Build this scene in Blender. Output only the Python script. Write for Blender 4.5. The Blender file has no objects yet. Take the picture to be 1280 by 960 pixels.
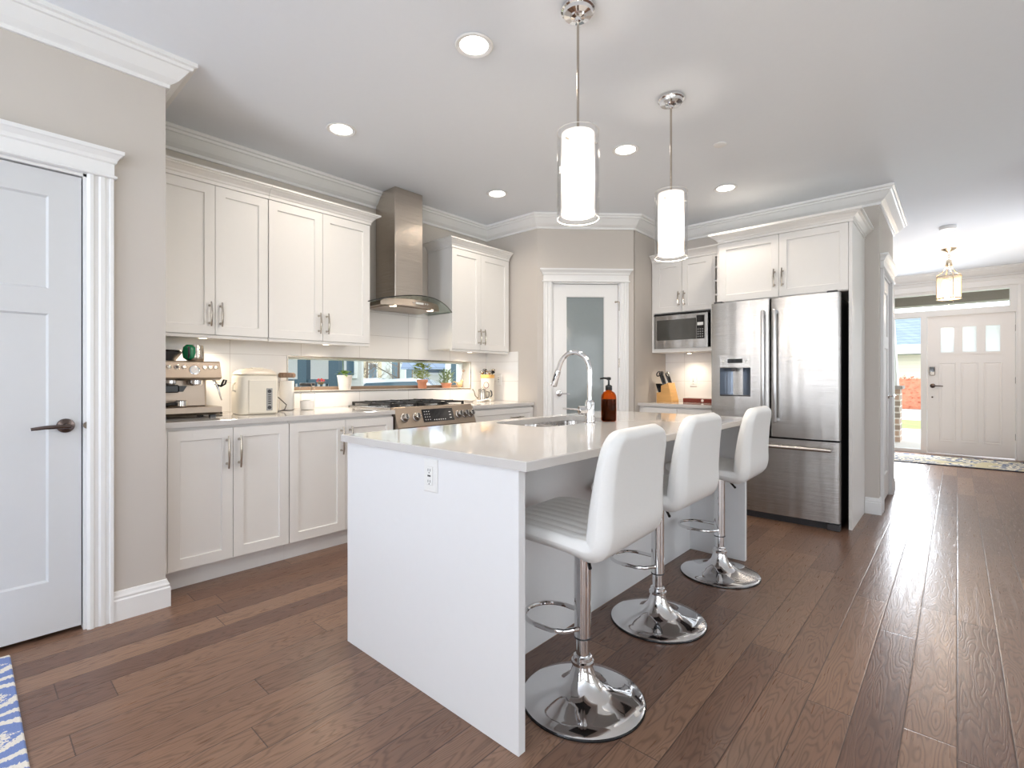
import bpy, bmesh, math, random
from mathutils import Vector, Matrix
from math import sin, cos, pi, radians as R_
sc = bpy.context.scene
C = sc.collection
random.seed(4)

# ------------------------------------------------------------------ camera
cd = bpy.data.cameras.new('camera'); cam = bpy.data.objects.new('camera', cd); C.objects.link(cam)
F_PX, YAW, CY = 619.0, 0.7322, 472.8
cd.sensor_fit = 'HORIZONTAL'; cd.sensor_width = 36.0
cd.lens = 36.0 * F_PX / 1280
cd.shift_y = -(480 - CY) / 1280
cd.clip_start = .02
cam.location = (0, 0, 1.15); cam.rotation_euler = (pi/2, 0, YAW)
sc.camera = cam

# ------------------------------------------------------------------ view, world
sc.view_settings.view_transform = 'Standard'; sc.view_settings.look = 'None'
sc.view_settings.gamma = 1.0; sc.view_settings.use_curve_mapping = False
sc.view_settings.exposure = 0.15
w = bpy.data.worlds.new('sky'); sc.world = w; w.use_nodes = True
bg = w.node_tree.nodes['Background']
bg.inputs[0].default_value = (.92, .96, 1, 1); bg.inputs[1].default_value = 3.0
sc.cycles.max_bounces = 10; sc.cycles.diffuse_bounces = 5; sc.cycles.glossy_bounces = 5
sc.cycles.transmission_bounces = 8; sc.cycles.transparent_max_bounces = 12
sc.cycles.sample_clamp_indirect = 6.0; sc.cycles.caustics_refractive = False; sc.cycles.caustics_reflective = False
sc.cycles.use_denoising = True

def area(name, loc, rot, sx, sy, power, col=(1, 1, 1), spread=180):
    l = bpy.data.lights.new(name, 'AREA'); l.shape = 'RECTANGLE'; l.size = sx; l.size_y = sy
    l.energy = power; l.color = col; l.spread = R_(spread)
    o = bpy.data.objects.new(name, l); C.objects.link(o); o.location = loc; o.rotation_euler = rot
    return o
DAY = (.86, .925, 1)
def daylight(name, cx, cy, z0, z1, heading, width, power, up=70):
    """added lamps for window daylight: three louvre-like strips, tilted up to brighten the ceiling"""
    n = 3; h = (z1-z0)/n
    for k in range(n):
        area(name, (cx, cy, z0+h*(k+.5)), (R_(90+up), 0, R_(heading)), width, h*.95, power/n, DAY)
# added uplight strips standing in for daylight at the living room's windows behind and beside the camera (openings are in wall_back / wall_right)
daylight('added_uplight_back_window', -1.5, -3.45, .33, 2.27, 0, 1.7, 135)
daylight('added_uplight_back_door', 2.4, -3.45, .1, 2.17, 0, 2.2, 90)
daylight('added_uplight_right_window', 4.15, 3.4, .43, 2.27, 90, 2.6, 62)
daylight('added_uplight_right_window', 4.15, -1.4, .43, 2.27, 90, 2.6, 8)
daylight('added_foyer_fill', .77, 7.3, .95, 2.05, 90, 1.4, 17, 15)  # added fill lamp at a made-up foyer window, brightens the hall
area('daylight_side_light', (-.58, 9.86, 1.1), (R_(-90), 0, 0), .3, 2.0, 45, DAY)

# ------------------------------------------------------------------ materials
def nmat(name):
    m = bpy.data.materials.new(name); m.use_nodes = True
    nt = m.node_tree; return m, nt, nt.nodes['Principled BSDF']
def rgb(h):
    h = h.lstrip('#'); v = [int(h[i:i+2], 16)/255 for i in (0, 2, 4)]
    return tuple(((x+.055)/1.055)**2.4 if x > .04045 else x/12.92 for x in v)
def M(name, col, rough=.5, metal=0., trans=0., ior=1.45, coat=0., emit=None, es=0., var=.03, scale=30., bump=0., stretch=(1, 1, 1), aniso=0., spec=.5, alpha=1.):
    m, nt, p = nmat(name)
    if isinstance(col, str): col = rgb(col)
    tc = nt.nodes.new('ShaderNodeTexCoord'); mp = nt.nodes.new('ShaderNodeMapping'); nz = nt.nodes.new('ShaderNodeTexNoise')
    mp.inputs['Scale'].default_value = stretch; nz.inputs['Scale'].default_value = scale; nz.inputs['Detail'].default_value = 3
    nt.links.new(tc.outputs['Object'], mp.inputs[0]); nt.links.new(mp.outputs[0], nz.inputs['Vector'])
    mx = nt.nodes.new('ShaderNodeMix'); mx.data_type = 'RGBA'
    mx.inputs[6].default_value = (*[c*(1-var) for c in col], 1); mx.inputs[7].default_value = (*[min(1, c*(1+var)) for c in col], 1)
    nt.links.new(nz.outputs[0], mx.inputs[0]); nt.links.new(mx.outputs[2], p.inputs['Base Color'])
    p.inputs['Roughness'].default_value = rough; p.inputs['Metallic'].default_value = metal
    p.inputs['Transmission Weight'].default_value = trans; p.inputs['IOR'].default_value = ior
    p.inputs['Coat Weight'].default_value = coat; p.inputs['Anisotropic'].default_value = aniso
    p.inputs['Specular IOR Level'].default_value = spec; p.inputs['Alpha'].default_value = alpha
    if emit: p.inputs['Emission Color'].default_value = (*emit, 1); p.inputs['Emission Strength'].default_value = es
    if bump:
        b = nt.nodes.new('ShaderNodeBump'); b.inputs['Strength'].default_value = bump; b.inputs['Distance'].default_value = .01
        nt.links.new(nz.outputs[0], b.inputs['Height']); nt.links.new(b.outputs[0], p.inputs['Normal'])
    return m
def glassmat(name, tint=(1, 1, 1), rough=0., mixt=.12):
    """thin clear glass: transparent with a Fresnel mirror, so daylight and lamps pass straight through"""
    m = bpy.data.materials.new(name); m.use_nodes = True; nt = m.node_tree; nt.nodes.clear()
    o = nt.nodes.new('ShaderNodeOutputMaterial'); t = nt.nodes.new('ShaderNodeBsdfTransparent'); g = nt.nodes.new('ShaderNodeBsdfGlossy')
    lw = nt.nodes.new('ShaderNodeLayerWeight'); lw.inputs[0].default_value = mixt; mx = nt.nodes.new('ShaderNodeMixShader')
    t.inputs[0].default_value = (*tint, 1); g.inputs['Roughness'].default_value = rough
    k = nt.nodes.new('ShaderNodeMath'); k.operation = 'MULTIPLY'; k.inputs[1].default_value = .35; nt.links.new(lw.outputs['Fresnel'], k.inputs[0]); nt.links.new(k.outputs[0], mx.inputs[0]); nt.links.new(t.outputs[0], mx.inputs[1]); nt.links.new(g.outputs[0], mx.inputs[2])
    nt.links.new(mx.outputs[0], o.inputs[0]); return m

def node(nt, t, **kw):
    n = nt.nodes.new(t)
    for k, v in kw.items(): setattr(n, k, v)
    return n
def math_(nt, op, a, b=None, c=None):
    n = nt.nodes.new('ShaderNodeMath'); n.operation = op
    for i, x in enumerate((a, b, c)):
        if x is None: continue
        if isinstance(x, (int, float)): n.inputs[i].default_value = x
        else: nt.links.new(x, n.inputs[i])
    return n.outputs[0]
def floor_material():
    m, nt, p = nmat('oak_planks'); L = nt.links.new
    tc = node(nt, 'ShaderNodeTexCoord'); sx = node(nt, 'ShaderNodeSeparateXYZ'); L(tc.outputs['Object'], sx.inputs[0])
    X, Y = sx.outputs[0], sx.outputs[1]
    PW, PL = .133, 1.15
    xr = math_(nt, 'DIVIDE', X, PW); row = math_(nt, 'FLOOR', xr); fx = math_(nt, 'FRACT', xr)
    wn = node(nt, 'ShaderNodeTexWhiteNoise', noise_dimensions='1D'); L(row, wn.inputs['W'])
    ys = math_(nt, 'ADD', math_(nt, 'DIVIDE', Y, PL), math_(nt, 'MULTIPLY', wn.outputs[0], 7.3))
    col = math_(nt, 'FLOOR', ys); fy = math_(nt, 'FRACT', ys)
    cb = node(nt, 'ShaderNodeCombineXYZ'); L(row, cb.inputs[0]); L(col, cb.inputs[1])
    w2 = node(nt, 'ShaderNodeTexWhiteNoise', noise_dimensions='2D'); L(cb.outputs[0], w2.inputs['Vector'])
    # grain: contour lines of a stretched noise, shifted per plank
    off = math_(nt, 'MULTIPLY', w2.outputs[0], 40.)
    cg = node(nt, 'ShaderNodeCombineXYZ'); L(math_(nt, 'MULTIPLY', X, 11.), cg.inputs[0]); L(math_(nt, 'ADD', math_(nt, 'MULTIPLY', Y, 1.5), off), cg.inputs[1]); L(off, cg.inputs[2])
    n1 = node(nt, 'ShaderNodeTexNoise'); n1.inputs['Scale'].default_value = 1.; n1.inputs['Detail'].default_value = 2.; L(cg.outputs[0], n1.inputs['Vector'])
    rings = math_(nt, 'SINE', math_(nt, 'MULTIPLY', n1.outputs[0], 150.))
    rings = math_(nt, 'POWER', math_(nt, 'MULTIPLY_ADD', rings, .5, .5), 3.)
    cf = node(nt, 'ShaderNodeCombineXYZ'); L(math_(nt, 'MULTIPLY', X, 160.), cf.inputs[0]); L(math_(nt, 'ADD', math_(nt, 'MULTIPLY', Y, 7.), off), cf.inputs[1])
    n2 = node(nt, 'ShaderNodeTexNoise'); n2.inputs['Scale'].default_value = 1.; n2.inputs['Detail'].default_value = 3.; L(cf.outputs[0], n2.inputs['Vector'])
    ramp = node(nt, 'ShaderNodeValToRGB'); e = ramp.color_ramp.elements
    e[0].position = 0; e[0].color = (*rgb('#75574a'), 1); e[1].position = 1; e[1].color = (*rgb('#9c7a64'), 1)
    x = ramp.color_ramp.elements.new(.35); x.color = (*rgb('#826352'), 1); x = ramp.color_ramp.elements.new(.7); x.color = (*rgb('#906f5b'), 1)
    L(w2.outputs[0], ramp.inputs[0])
    dark = node(nt, 'ShaderNodeMix', data_type='RGBA', blend_type='MULTIPLY'); dark.inputs[7].default_value = (.58, .55, .53, 1)
    L(math_(nt, 'MULTIPLY', rings, .75), dark.inputs[0]); L(ramp.outputs[0], dark.inputs[6])
    fib = node(nt, 'ShaderNodeMix', data_type='RGBA', blend_type='MULTIPLY'); fib.inputs[7].default_value = (.62, .6, .58, 1)
    L(math_(nt, 'MULTIPLY', n2.outputs[0], .8), fib.inputs[0]); L(dark.outputs[2], fib.inputs[6])
    # seams
    ex = math_(nt, 'MINIMUM', fx, math_(nt, 'SUBTRACT', 1., fx)); ey = math_(nt, 'MULTIPLY', math_(nt, 'MINIMUM', fy, math_(nt, 'SUBTRACT', 1., fy)), PL/PW)
    ed = math_(nt, 'MINIMUM', ex, ey); seam = math_(nt, 'LESS_THAN', ed, .012)
    sm = node(nt, 'ShaderNodeMix', data_type='RGBA'); sm.inputs[7].default_value = (*rgb('#33241e'), 1)
    L(math_(nt, 'MULTIPLY', seam, .8), sm.inputs[0]); L(fib.outputs[2], sm.inputs[6]); L(sm.outputs[2], p.inputs['Base Color'])
    p.inputs['Roughness'].default_value = .3
    L(math_(nt, 'MULTIPLY_ADD', n2.outputs[0], .16, .22), p.inputs['Roughness'])
    hgt = math_(nt, 'SUBTRACT', math_(nt, 'MULTIPLY', math_(nt, 'MINIMUM', ed, .03), 12.), math_(nt, 'MULTIPLY', rings, .12))
    b = node(nt, 'ShaderNodeBump'); b.inputs['Strength'].default_value = .36; b.inputs['Distance'].default_value = .004
    L(hgt, b.inputs['Height']); L(b.outputs[0], p.inputs['Normal'])
    return m
def tile_material():
    m, nt, p = nmat('white_tile'); L = nt.links.new
    tc = node(nt, 'ShaderNodeTexCoord'); sx = node(nt, 'ShaderNodeSeparateXYZ'); L(tc.outputs['Object'], sx.inputs[0])
    cb = node(nt, 'ShaderNodeCombineXYZ'); L(math_(nt, 'ADD', sx.outputs[0], sx.outputs[1]), cb.inputs[0]); L(math_(nt, 'SUBTRACT', sx.outputs[2], .12), cb.inputs[1])
    br = node(nt, 'ShaderNodeTexBrick', offset=0., squash=1.); L(cb.outputs[0], br.inputs['Vector'])
    br.inputs['Scale'].default_value = 1.; br.inputs['Brick Width'].default_value = .5; br.inputs['Row Height'].default_value = .2; br.inputs['Mortar Size'].default_value = .0016
    br.inputs['Color1'].default_value = (.86, .845, .835, 1); br.inputs['Color2'].default_value = (.845, .83, .82, 1); br.inputs['Mortar'].default_value = (.6, .57, .55, 1)
    L(br.outputs[0], p.inputs['Base Color']); p.inputs['Roughness'].default_value = .18
    return m
def steel_material(name, col, rough, sc_=(2, 2, 300), b=.02, wob=.0):
    m, nt, p = nmat(name); L = nt.links.new
    tc = node(nt, 'ShaderNodeTexCoord'); mp = node(nt, 'ShaderNodeMapping'); mp.inputs['Scale'].default_value = sc_
    n = node(nt, 'ShaderNodeTexNoise'); n.inputs['Scale'].default_value = 1.; n.inputs['Detail'].default_value = 2
    L(tc.outputs['Object'], mp.inputs[0]); L(mp.outputs[0], n.inputs['Vector'])
    p.inputs['Base Color'].default_value = (*col, 1); p.inputs['Metallic'].default_value = 1
    L(math_(nt, 'MULTIPLY_ADD', n.outputs[0], .12, rough), p.inputs['Roughness'])
    h = n.outputs[0]
    bp = node(nt, 'ShaderNodeBump'); bp.inputs['Strength'].default_value = b; bp.inputs['Distance'].default_value = .002; L(h, bp.inputs['Height'])
    if wob:
        mp2 = node(nt, 'ShaderNodeMapping'); mp2.inputs['Scale'].default_value = (8, 8, .4); n2 = node(nt, 'ShaderNodeTexNoise'); n2.inputs['Scale'].default_value = 1.; n2.inputs['Detail'].default_value = 1
        L(tc.outputs['Object'], mp2.inputs[0]); L(mp2.outputs[0], n2.inputs['Vector'])
        b2 = node(nt, 'ShaderNodeBump'); b2.inputs['Strength'].default_value = 1.; b2.inputs['Distance'].default_value = wob; L(n2.outputs[0], b2.inputs['Height']); L(b2.outputs[0], bp.inputs['Normal'])
    L(bp.outputs[0], p.inputs['Normal']); return m
def rug_material(name, cols, kind):
    m, nt, p = nmat(name); L = nt.links.new
    tc = node(nt, 'ShaderNodeTexCoord'); sx = node(nt, 'ShaderNodeSeparateXYZ'); L(tc.outputs['Object'], sx.inputs[0])
    X, Y = sx.outputs[0], sx.outputs[1]
    if kind == 'diamond':
        def cell(v, p, o): return math_(nt, 'SUBTRACT', math_(nt, 'FRACT', math_(nt, 'ADD', math_(nt, 'DIVIDE', v, p), o)), .5)
        nz = node(nt, 'ShaderNodeTexNoise'); nz.inputs['Scale'].default_value = 110.; L(tc.outputs['Object'], nz.inputs['Vector'])
        wob = math_(nt, 'MULTIPLY', math_(nt, 'SUBTRACT', nz.outputs[0], .5), .6)
        cx, cy = cell(X, .285, .37), cell(Y, .34, .60); hx, hy = cell(X, .285, .87), cell(Y, .34, .60)
        r = math_(nt, 'ADD', math_(nt, 'SQRT', math_(nt, 'ADD', math_(nt, 'POWER', math_(nt, 'MULTIPLY', cx, 2.9), 2.), math_(nt, 'POWER', math_(nt, 'MULTIPLY', cy, 2.), 2.))), wob)
        ring = math_(nt, 'MULTIPLY', math_(nt, 'GREATER_THAN', r, .62), math_(nt, 'LESS_THAN', r, .78))
        core = math_(nt, 'MULTIPLY', math_(nt, 'LESS_THAN', r, .5), math_(nt, 'GREATER_THAN', math_(nt, 'SINE', math_(nt, 'MULTIPLY', X, 260.)), .75))
        sp = math_(nt, 'GREATER_THAN', math_(nt, 'SINE', math_(nt, 'ADD', math_(nt, 'MULTIPLY', math_(nt, 'ARCTAN2', hy, hx), 12.), math_(nt, 'MULTIPLY', wob, 4.))), .30)
        spoke = math_(nt, 'MULTIPLY', sp, math_(nt, 'GREATER_THAN', r, .85))
        f = math_(nt, 'MAXIMUM', math_(nt, 'MAXIMUM', ring, core), spoke)
    else:
        vo = node(nt, 'ShaderNodeTexVoronoi'); vo.inputs['Scale'].default_value = 7.; L(tc.outputs['Object'], vo.inputs['Vector'])
        wv = node(nt, 'ShaderNodeTexNoise'); wv.inputs['Scale'].default_value = 9.; wv.inputs['Detail'].default_value = 4.; L(tc.outputs['Object'], wv.inputs['Vector'])
        f = math_(nt, 'GREATER_THAN', math_(nt, 'SINE', math_(nt, 'MULTIPLY', math_(nt, 'ADD', vo.outputs[0], wv.outputs[0]), 16.)), .1)
    rp = node(nt, 'ShaderNodeMix', data_type='RGBA'); rp.inputs[6].default_value = (*rgb(cols[0]), 1); rp.inputs[7].default_value = (*rgb(cols[1]), 1); L(f, rp.inputs[0])
    out = rp.outputs[2]
    if len(cols) > 2:
        n3 = node(nt, 'ShaderNodeTexNoise'); n3.inputs['Scale'].default_value = 3.; L(tc.outputs['Object'], n3.inputs['Vector'])
        m3 = node(nt, 'ShaderNodeMix', data_type='RGBA'); m3.inputs[7].default_value = (*rgb(cols[2]), 1)
        L(math_(nt, 'GREATER_THAN', n3.outputs[0], .55), m3.inputs[0]); L(out, m3.inputs[6]); out = m3.outputs[2]
    L(out, p.inputs['Base Color']); p.inputs['Roughness'].default_value = .95
    n4 = node(nt, 'ShaderNodeTexNoise'); n4.inputs['Scale'].default_value = 180.; L(tc.outputs['Object'], n4.inputs['Vector'])
    b = node(nt, 'ShaderNodeBump'); b.inputs['Strength'].default_value = .6; b.inputs['Distance'].default_value = .004; L(n4.outputs[0], b.inputs['Height']); L(b.outputs[0], p.inputs['Normal'])
    return m
def brick_material(name, c1, c2, mor, sc_, bw=.5, rh=.25, off=.5, ms=.02, vert=True):
    m, nt, p = nmat(name); L = nt.links.new
    tc = node(nt, 'ShaderNodeTexCoord'); sx = node(nt, 'ShaderNodeSeparateXYZ'); L(tc.outputs['Object'], sx.inputs[0])
    cb = node(nt, 'ShaderNodeCombineXYZ'); L(math_(nt, 'ADD', sx.outputs[0], sx.outputs[1]), cb.inputs[0]); L(sx.outputs[2], cb.inputs[1])
    br = node(nt, 'ShaderNodeTexBrick', offset=off); L(cb.outputs[0], br.inputs['Vector']); br.inputs['Scale'].default_value = sc_
    br.inputs['Brick Width'].default_value = bw; br.inputs['Row Height'].default_value = rh; br.inputs['Mortar Size'].default_value = ms
    for k, c in (('Color1', c1), ('Color2', c2), ('Mortar', mor)): br.inputs[k].default_value = (*rgb(c), 1)
    L(br.outputs[0], p.inputs['Base Color']); p.inputs['Roughness'].default_value = .8
    return m

m_floor = floor_material(); m_tile = tile_material()
m_ceil = M('ceiling_paint', (.815, .85, .90), .9, var=.01)
m_wall = M('greige_paint', (.565, .525, .485), .85, var=.015, scale=8)
m_trim = M('white_trim_paint', (.80, .80, .80), .4, var=.01)
m_cab = M('white_cabinet_lacquer', (.79, .775, .755), .32, var=.01)
m_isl = M('white_island_lacquer', (.78, .785, .80), .35, var=.01)
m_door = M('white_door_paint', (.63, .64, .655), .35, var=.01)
m_fdoor = M('white_front_door_paint', (.85, .835, .83), .4, var=.01)
m_quartz = M('greige_quartz', (.60, .58, .565), .07, var=.05, scale=350, spec=.8)
m_chrome = M('chrome', (.80, .80, .81), .05, 1., var=.01)
m_nickel = M('brushed_nickel', (.50, .45, .39), .18, 1., var=.03)
m_bronze = M('dark_bronze', (.13, .10, .09), .18, 1., var=.05)
m_steel = steel_material('brushed_steel', (.46, .447, .435), .20, (1.5, 1.5, 3000), .25, .010)
m_hood = steel_material('hood_steel', (.56, .50, .44), .20, (1.5, 1.5, 3000), .25, .003)
m_cmsteel = steel_material('coffee_machine_steel', (.40, .33, .27), .30, (3, 3, 3000), .05)
m_black = M('black_plastic', (.012, .012, .013), .25, var=.1)
m_dark = M('dark_grey_plastic', (.05, .05, .055), .4, var=.1)
m_iron = M('cast_iron', (.022, .021, .021), .5, var=.2, scale=80, bump=.05)
m_blackglass = M('black_glass', (.008, .008, .01), .06, var=.05, coat=.5)
m_leather = M('white_leatherette', (.80, .80, .79), .42, var=.02, scale=120, bump=.05)
m_white = M('white_plastic', (.80, .80, .79), .35, var=.01)
m_cream = M('cream_plastic', (.80, .75, .65), .3, var=.02)
m_glass = glassmat('clear_glass')
m_pane = glassmat('window_glass', (.97, .99, 1), 0, .06)
m_tint = glassmat('green_edge_glass', (.86, .9, .87), 0, .14)
m_frost = M('frosted_glass', (.235, .27, .28), .12, var=.02, trans=.0, coat=.3)
m_lite = bpy.data.materials.new('obscure_glass'); m_lite.use_nodes = True
def _lite(nt):
    nt.nodes.clear(); o = nt.nodes.new('ShaderNodeOutputMaterial'); t = nt.nodes.new('ShaderNodeBsdfTranslucent'); g = nt.nodes.new('ShaderNodeBsdfGlossy'); mx = nt.nodes.new('ShaderNodeMixShader')
    n = nt.nodes.new('ShaderNodeTexNoise'); n.inputs['Scale'].default_value = 60; tc = nt.nodes.new('ShaderNodeTexCoord'); b = nt.nodes.new('ShaderNodeBump'); b.inputs['Strength'].default_value = .4; b.inputs['Distance'].default_value = .003
    nt.links.new(tc.outputs['Object'], n.inputs['Vector']); nt.links.new(n.outputs[0], b.inputs['Height']); nt.links.new(b.outputs[0], t.inputs['Normal']); nt.links.new(b.outputs[0], g.inputs['Normal'])
    t.inputs[0].default_value = (.95, .97, 1, 1); g.inputs['Roughness'].default_value = .15; mx.inputs[0].default_value = .06
    nt.links.new(t.outputs[0], mx.inputs[1]); nt.links.new(g.outputs[0], mx.inputs[2]); nt.links.new(mx.outputs[0], o.inputs[0])
_lite(m_lite.node_tree)
m_lens = M('lamp_lens', (1, 1, 1), .5, emit=(1, .93, .82), es=9.)
m_shade = bpy.data.materials.new('pendant_shade'); m_shade.use_nodes = True
def _shade(nt):
    nt.nodes.clear(); o = nt.nodes.new('ShaderNodeOutputMaterial'); t = nt.nodes.new('ShaderNodeBsdfTranslucent'); d = nt.nodes.new('ShaderNodeBsdfDiffuse'); mx = nt.nodes.new('ShaderNodeMixShader')
    n = nt.nodes.new('ShaderNodeTexNoise'); n.inputs['Scale'].default_value = 90; r = nt.nodes.new('ShaderNodeMix'); r.data_type = 'RGBA'
    r.inputs[6].default_value = (.93, .90, .86, 1); r.inputs[7].default_value = (.96, .93, .89, 1); nt.links.new(n.outputs[0], r.inputs[0])
    nt.links.new(r.outputs[2], t.inputs[0]); nt.links.new(r.outputs[2], d.inputs[0]); mx.inputs[0].default_value = .45
    nt.links.new(t.outputs[0], mx.inputs[1]); nt.links.new(d.outputs[0], mx.inputs[2]); nt.links.new(mx.outputs[0], o.inputs[0])
_shade(m_shade.node_tree)
m_puck = M('puck_lens', (1, 1, 1), .5, emit=(1, .8, .55), es=8.)
m_amberglow = M('amber_lantern_glass', (1, .78, .50), .25, emit=(1, .62, .33), es=.22, alpha=.38)
m_bulb = M('lantern_bulb', (1, .9, .75), .3, emit=(1, .85, .65), es=5.)
m_gold = M('polished_brass_nickel', (.72, .62, .48), .15, 1., var=.04)
m_amber = glassmat('amber_bottle_glass', (.78, .30, .05), 0, .25)
m_soap = M('dark_soap', (.012, .010, .010), .08, var=.1)
m_woodblock = M('pale_block_wood', (.70, .40, .15), .45, var=.15, scale=12, stretch=(1, 1, 8))
m_redwood = M('dark_red_lacquer', (.16, .022, .012), .25, var=.15, scale=20)
m_terra = M('terracotta', (.60, .26, .15), .8, var=.1)
m_leaf = M('leaf_green', (.16, .27, .06), .5, var=.35, scale=40)
m_leafy = M('leaf_yellow_green', (.40, .46, .10), .5, var=.35, scale=40)
m_succ = M('succulent_green', (.20, .27, .13), .5, var=.3, scale=40)
m_soil = M('soil', (.20, .15, .10), .9, var=.4, scale=150, bump=.4)
m_potwhite = M('white_ceramic', (.82, .77, .72), .3, var=.02)
m_sugar = M('white_sugar', (.88, .87, .85), .8, var=.03, scale=200, bump=.1)
m_lidwood = M('brown_lid', (.30, .20, .14), .4, var=.2)
m_green = M('green_glaze', (.01, .22, .09), .2, var=.1)
m_copperwood = M('amber_wood', (.78, .45, .14), .45, var=.12, scale=15)
m_sink = steel_material('sink_steel', (.55, .53, .51), .2, (40, 40, 40), .02)
m_rug = rug_material('blue_white_rug_weave', ('#7488bd', '#e2ddd4'), 'diamond')
m_rug2 = rug_material('foyer_rug_weave', ('#5b6478', '#d8cdb4', '#b3a888'), 'floral')
m_rug2d = M('dark_rug_border', (.035, .035, .05), .95, var=.3, scale=60)
m_red = M('red_petal', (.75, .06, .05), .5, var=.2)
m_brownframe = M('brown_window_frame', (.24, .17, .12), .5, var=.1)

# ------------------------------------------------------------------ mesh helpers
def nb(): return bmesh.new()
def box(bm, x0, x1, y0, y1, z0, z1, bev=0., seg=1):
    if x1 < x0: x0, x1 = x1, x0
    if y1 < y0: y0, y1 = y1, y0
    if z1 < z0: z0, z1 = z1, z0
    vs = [bm.verts.new((x, y, z)) for x in (x0, x1) for y in (y0, y1) for z in (z0, z1)]
    fs = [bm.faces.new([vs[i] for i in q]) for q in ((0, 1, 3, 2), (4, 6, 7, 5), (0, 4, 5, 1), (2, 3, 7, 6), (0, 2, 6, 4), (1, 5, 7, 3))]
    if bev:
        es = list({e for f in fs for e in f.edges})
        bmesh.ops.bevel(bm, geom=es, offset=bev, segments=seg, affect='EDGES', profile=.5)
    return bm
def bx(*a, **k): return box(nb(), *a, **k)
def loft(bm, loops, cap0=True, cap1=True, closed=True):
    rings = [[bm.verts.new(p) for p in lp] for lp in loops]; n = len(rings[0])
    for a, b in zip(rings, rings[1:]):
        for i in range(n if closed else n-1):
            j = (i+1) % n
            try: bm.faces.new((a[i], a[j], b[j], b[i]))
            except ValueError: pass
    if cap0 and closed: bm.faces.new(list(reversed(rings[0])))
    if cap1 and closed: bm.faces.new(rings[-1])
    return bm
def rects(bm, levels):
    """stack of rectangles (x0,x1,y0,y1,z)"""
    return loft(bm, [[(x0, y0, z), (x1, y0, z), (x1, y1, z), (x0, y1, z)] for x0, x1, y0, y1, z in levels])
def lathe(bm, prof, n=32, c=(0, 0), cap0=True, cap1=True):
    lps = []
    for r, z in prof: lps.append([(c[0]+r*cos(2*pi*i/n), c[1]+r*sin(2*pi*i/n), z) for i in range(n)])
    return loft(bm, lps, cap0, cap1)
def disc_axis(bm, p, axis, prof, n=24):
    """lathe about an arbitrary axis: prof = (radius, distance along axis)"""
    a = Vector(axis).normalized(); t = Vector((0, 0, 1)) if abs(a.z) < .9 else Vector((1, 0, 0))
    u = a.cross(t).normalized(); v = a.cross(u); p = Vector(p)
    return loft(bm, [[p + a*h + (u*cos(2*pi*i/n) + v*sin(2*pi*i/n))*r for i in range(n)] for r, h in prof])
def tube(bm, pts, r, n=10, closed=False, cap=True):
    pts = [Vector(p) for p in pts]; m = len(pts); rr = r if isinstance(r, (list, tuple)) else [r]*m
    up = None; lps = []
    for i, p in enumerate(pts):
        a = pts[(i-1) % m] if (i > 0 or closed) else p; b = pts[(i+1) % m] if (i < m-1 or closed) else p
        d = (b-a).normalized()
        if up is None: up = d.orthogonal().normalized()
        up = (up - d*up.dot(d)); up = up.normalized() if up.length > 1e-6 else d.orthogonal().normalized()
        s = d.cross(up)
        lps.append([p + (up*cos(2*pi*k/n) + s*sin(2*pi*k/n))*rr[i] for k in range(n)])
    if closed: lps.append(lps[0])
    return loft(bm, lps, cap and not closed, cap and not closed)
def prism(bm, poly, axis, a, b):
    """extrude a 2-D polygon along axis ('x','y','z') from a to b"""
    def P(u, v, t): return {'x': (t, u, v), 'y': (u, t, v), 'z': (u, v, t)}[axis]
    return loft(bm, [[P(u, v, a) for u, v in poly], [P(u, v, b) for u, v in poly]])
def sphere(bm, c, r, sx=1, sy=1, sz=1, n=12):
    return loft(bm, [[(c[0]+sx*r*sin(pi*j/n)*cos(2*pi*i/16), c[1]+sy*r*sin(pi*j/n)*sin(2*pi*i/16), c[2]-sz*r*cos(pi*j/n)) for i in range(16)] for j in range(n+1)] if False else
                [[(c[0]+sx*r*max(1e-4, sin(pi*j/n))*cos(2*pi*i/16), c[1]+sy*r*max(1e-4, sin(pi*j/n))*sin(2*pi*i/16), c[2]-sz*r*cos(pi*j/n)) for i in range(16)] for j in range(n+1)])
def rrect(x0, x1, y0, y1, r, n=5):
    out = []
    for cx, cy, a0 in ((x1-r, y1-r, 0), (x0+r, y1-r, 90), (x0+r, y0+r, 180), (x1-r, y0+r, 270)):
        for k in range(n+1):
            a = R_(a0 + 90*k/n); out.append((cx+r*cos(a), cy+r*sin(a)))
    return out
def sweep(bm, path, prof, side=1):
    """sweep a profile of (out, z) along a 2-D path, mitred; side=+1 puts 'out' on the left of travel"""
    n = len(path); P = [Vector(p) for p in path]; nor = []
    for a, b in zip(P, P[1:]):
        d = (b-a).normalized(); nor.append(Vector((-d.y, d.x))*side)
    lps = []
    for i, p in enumerate(P):
        if i == 0: mv = nor[0]
        elif i == n-1: mv = nor[-1]
        else: mv = (nor[i-1]+nor[i])/(1+nor[i-1].dot(nor[i]))
        lps.append([(p.x+mv.x*o, p.y+mv.y*o, z) for o, z in prof])
    return loft(bm, lps)
def arc(cx, cy, r, a0, a1, n): return [(cx+r*cos(R_(a0+(a1-a0)*k/n)), cy+r*sin(R_(a0+(a1-a0)*k/n))) for k in range(n+1)]

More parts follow.
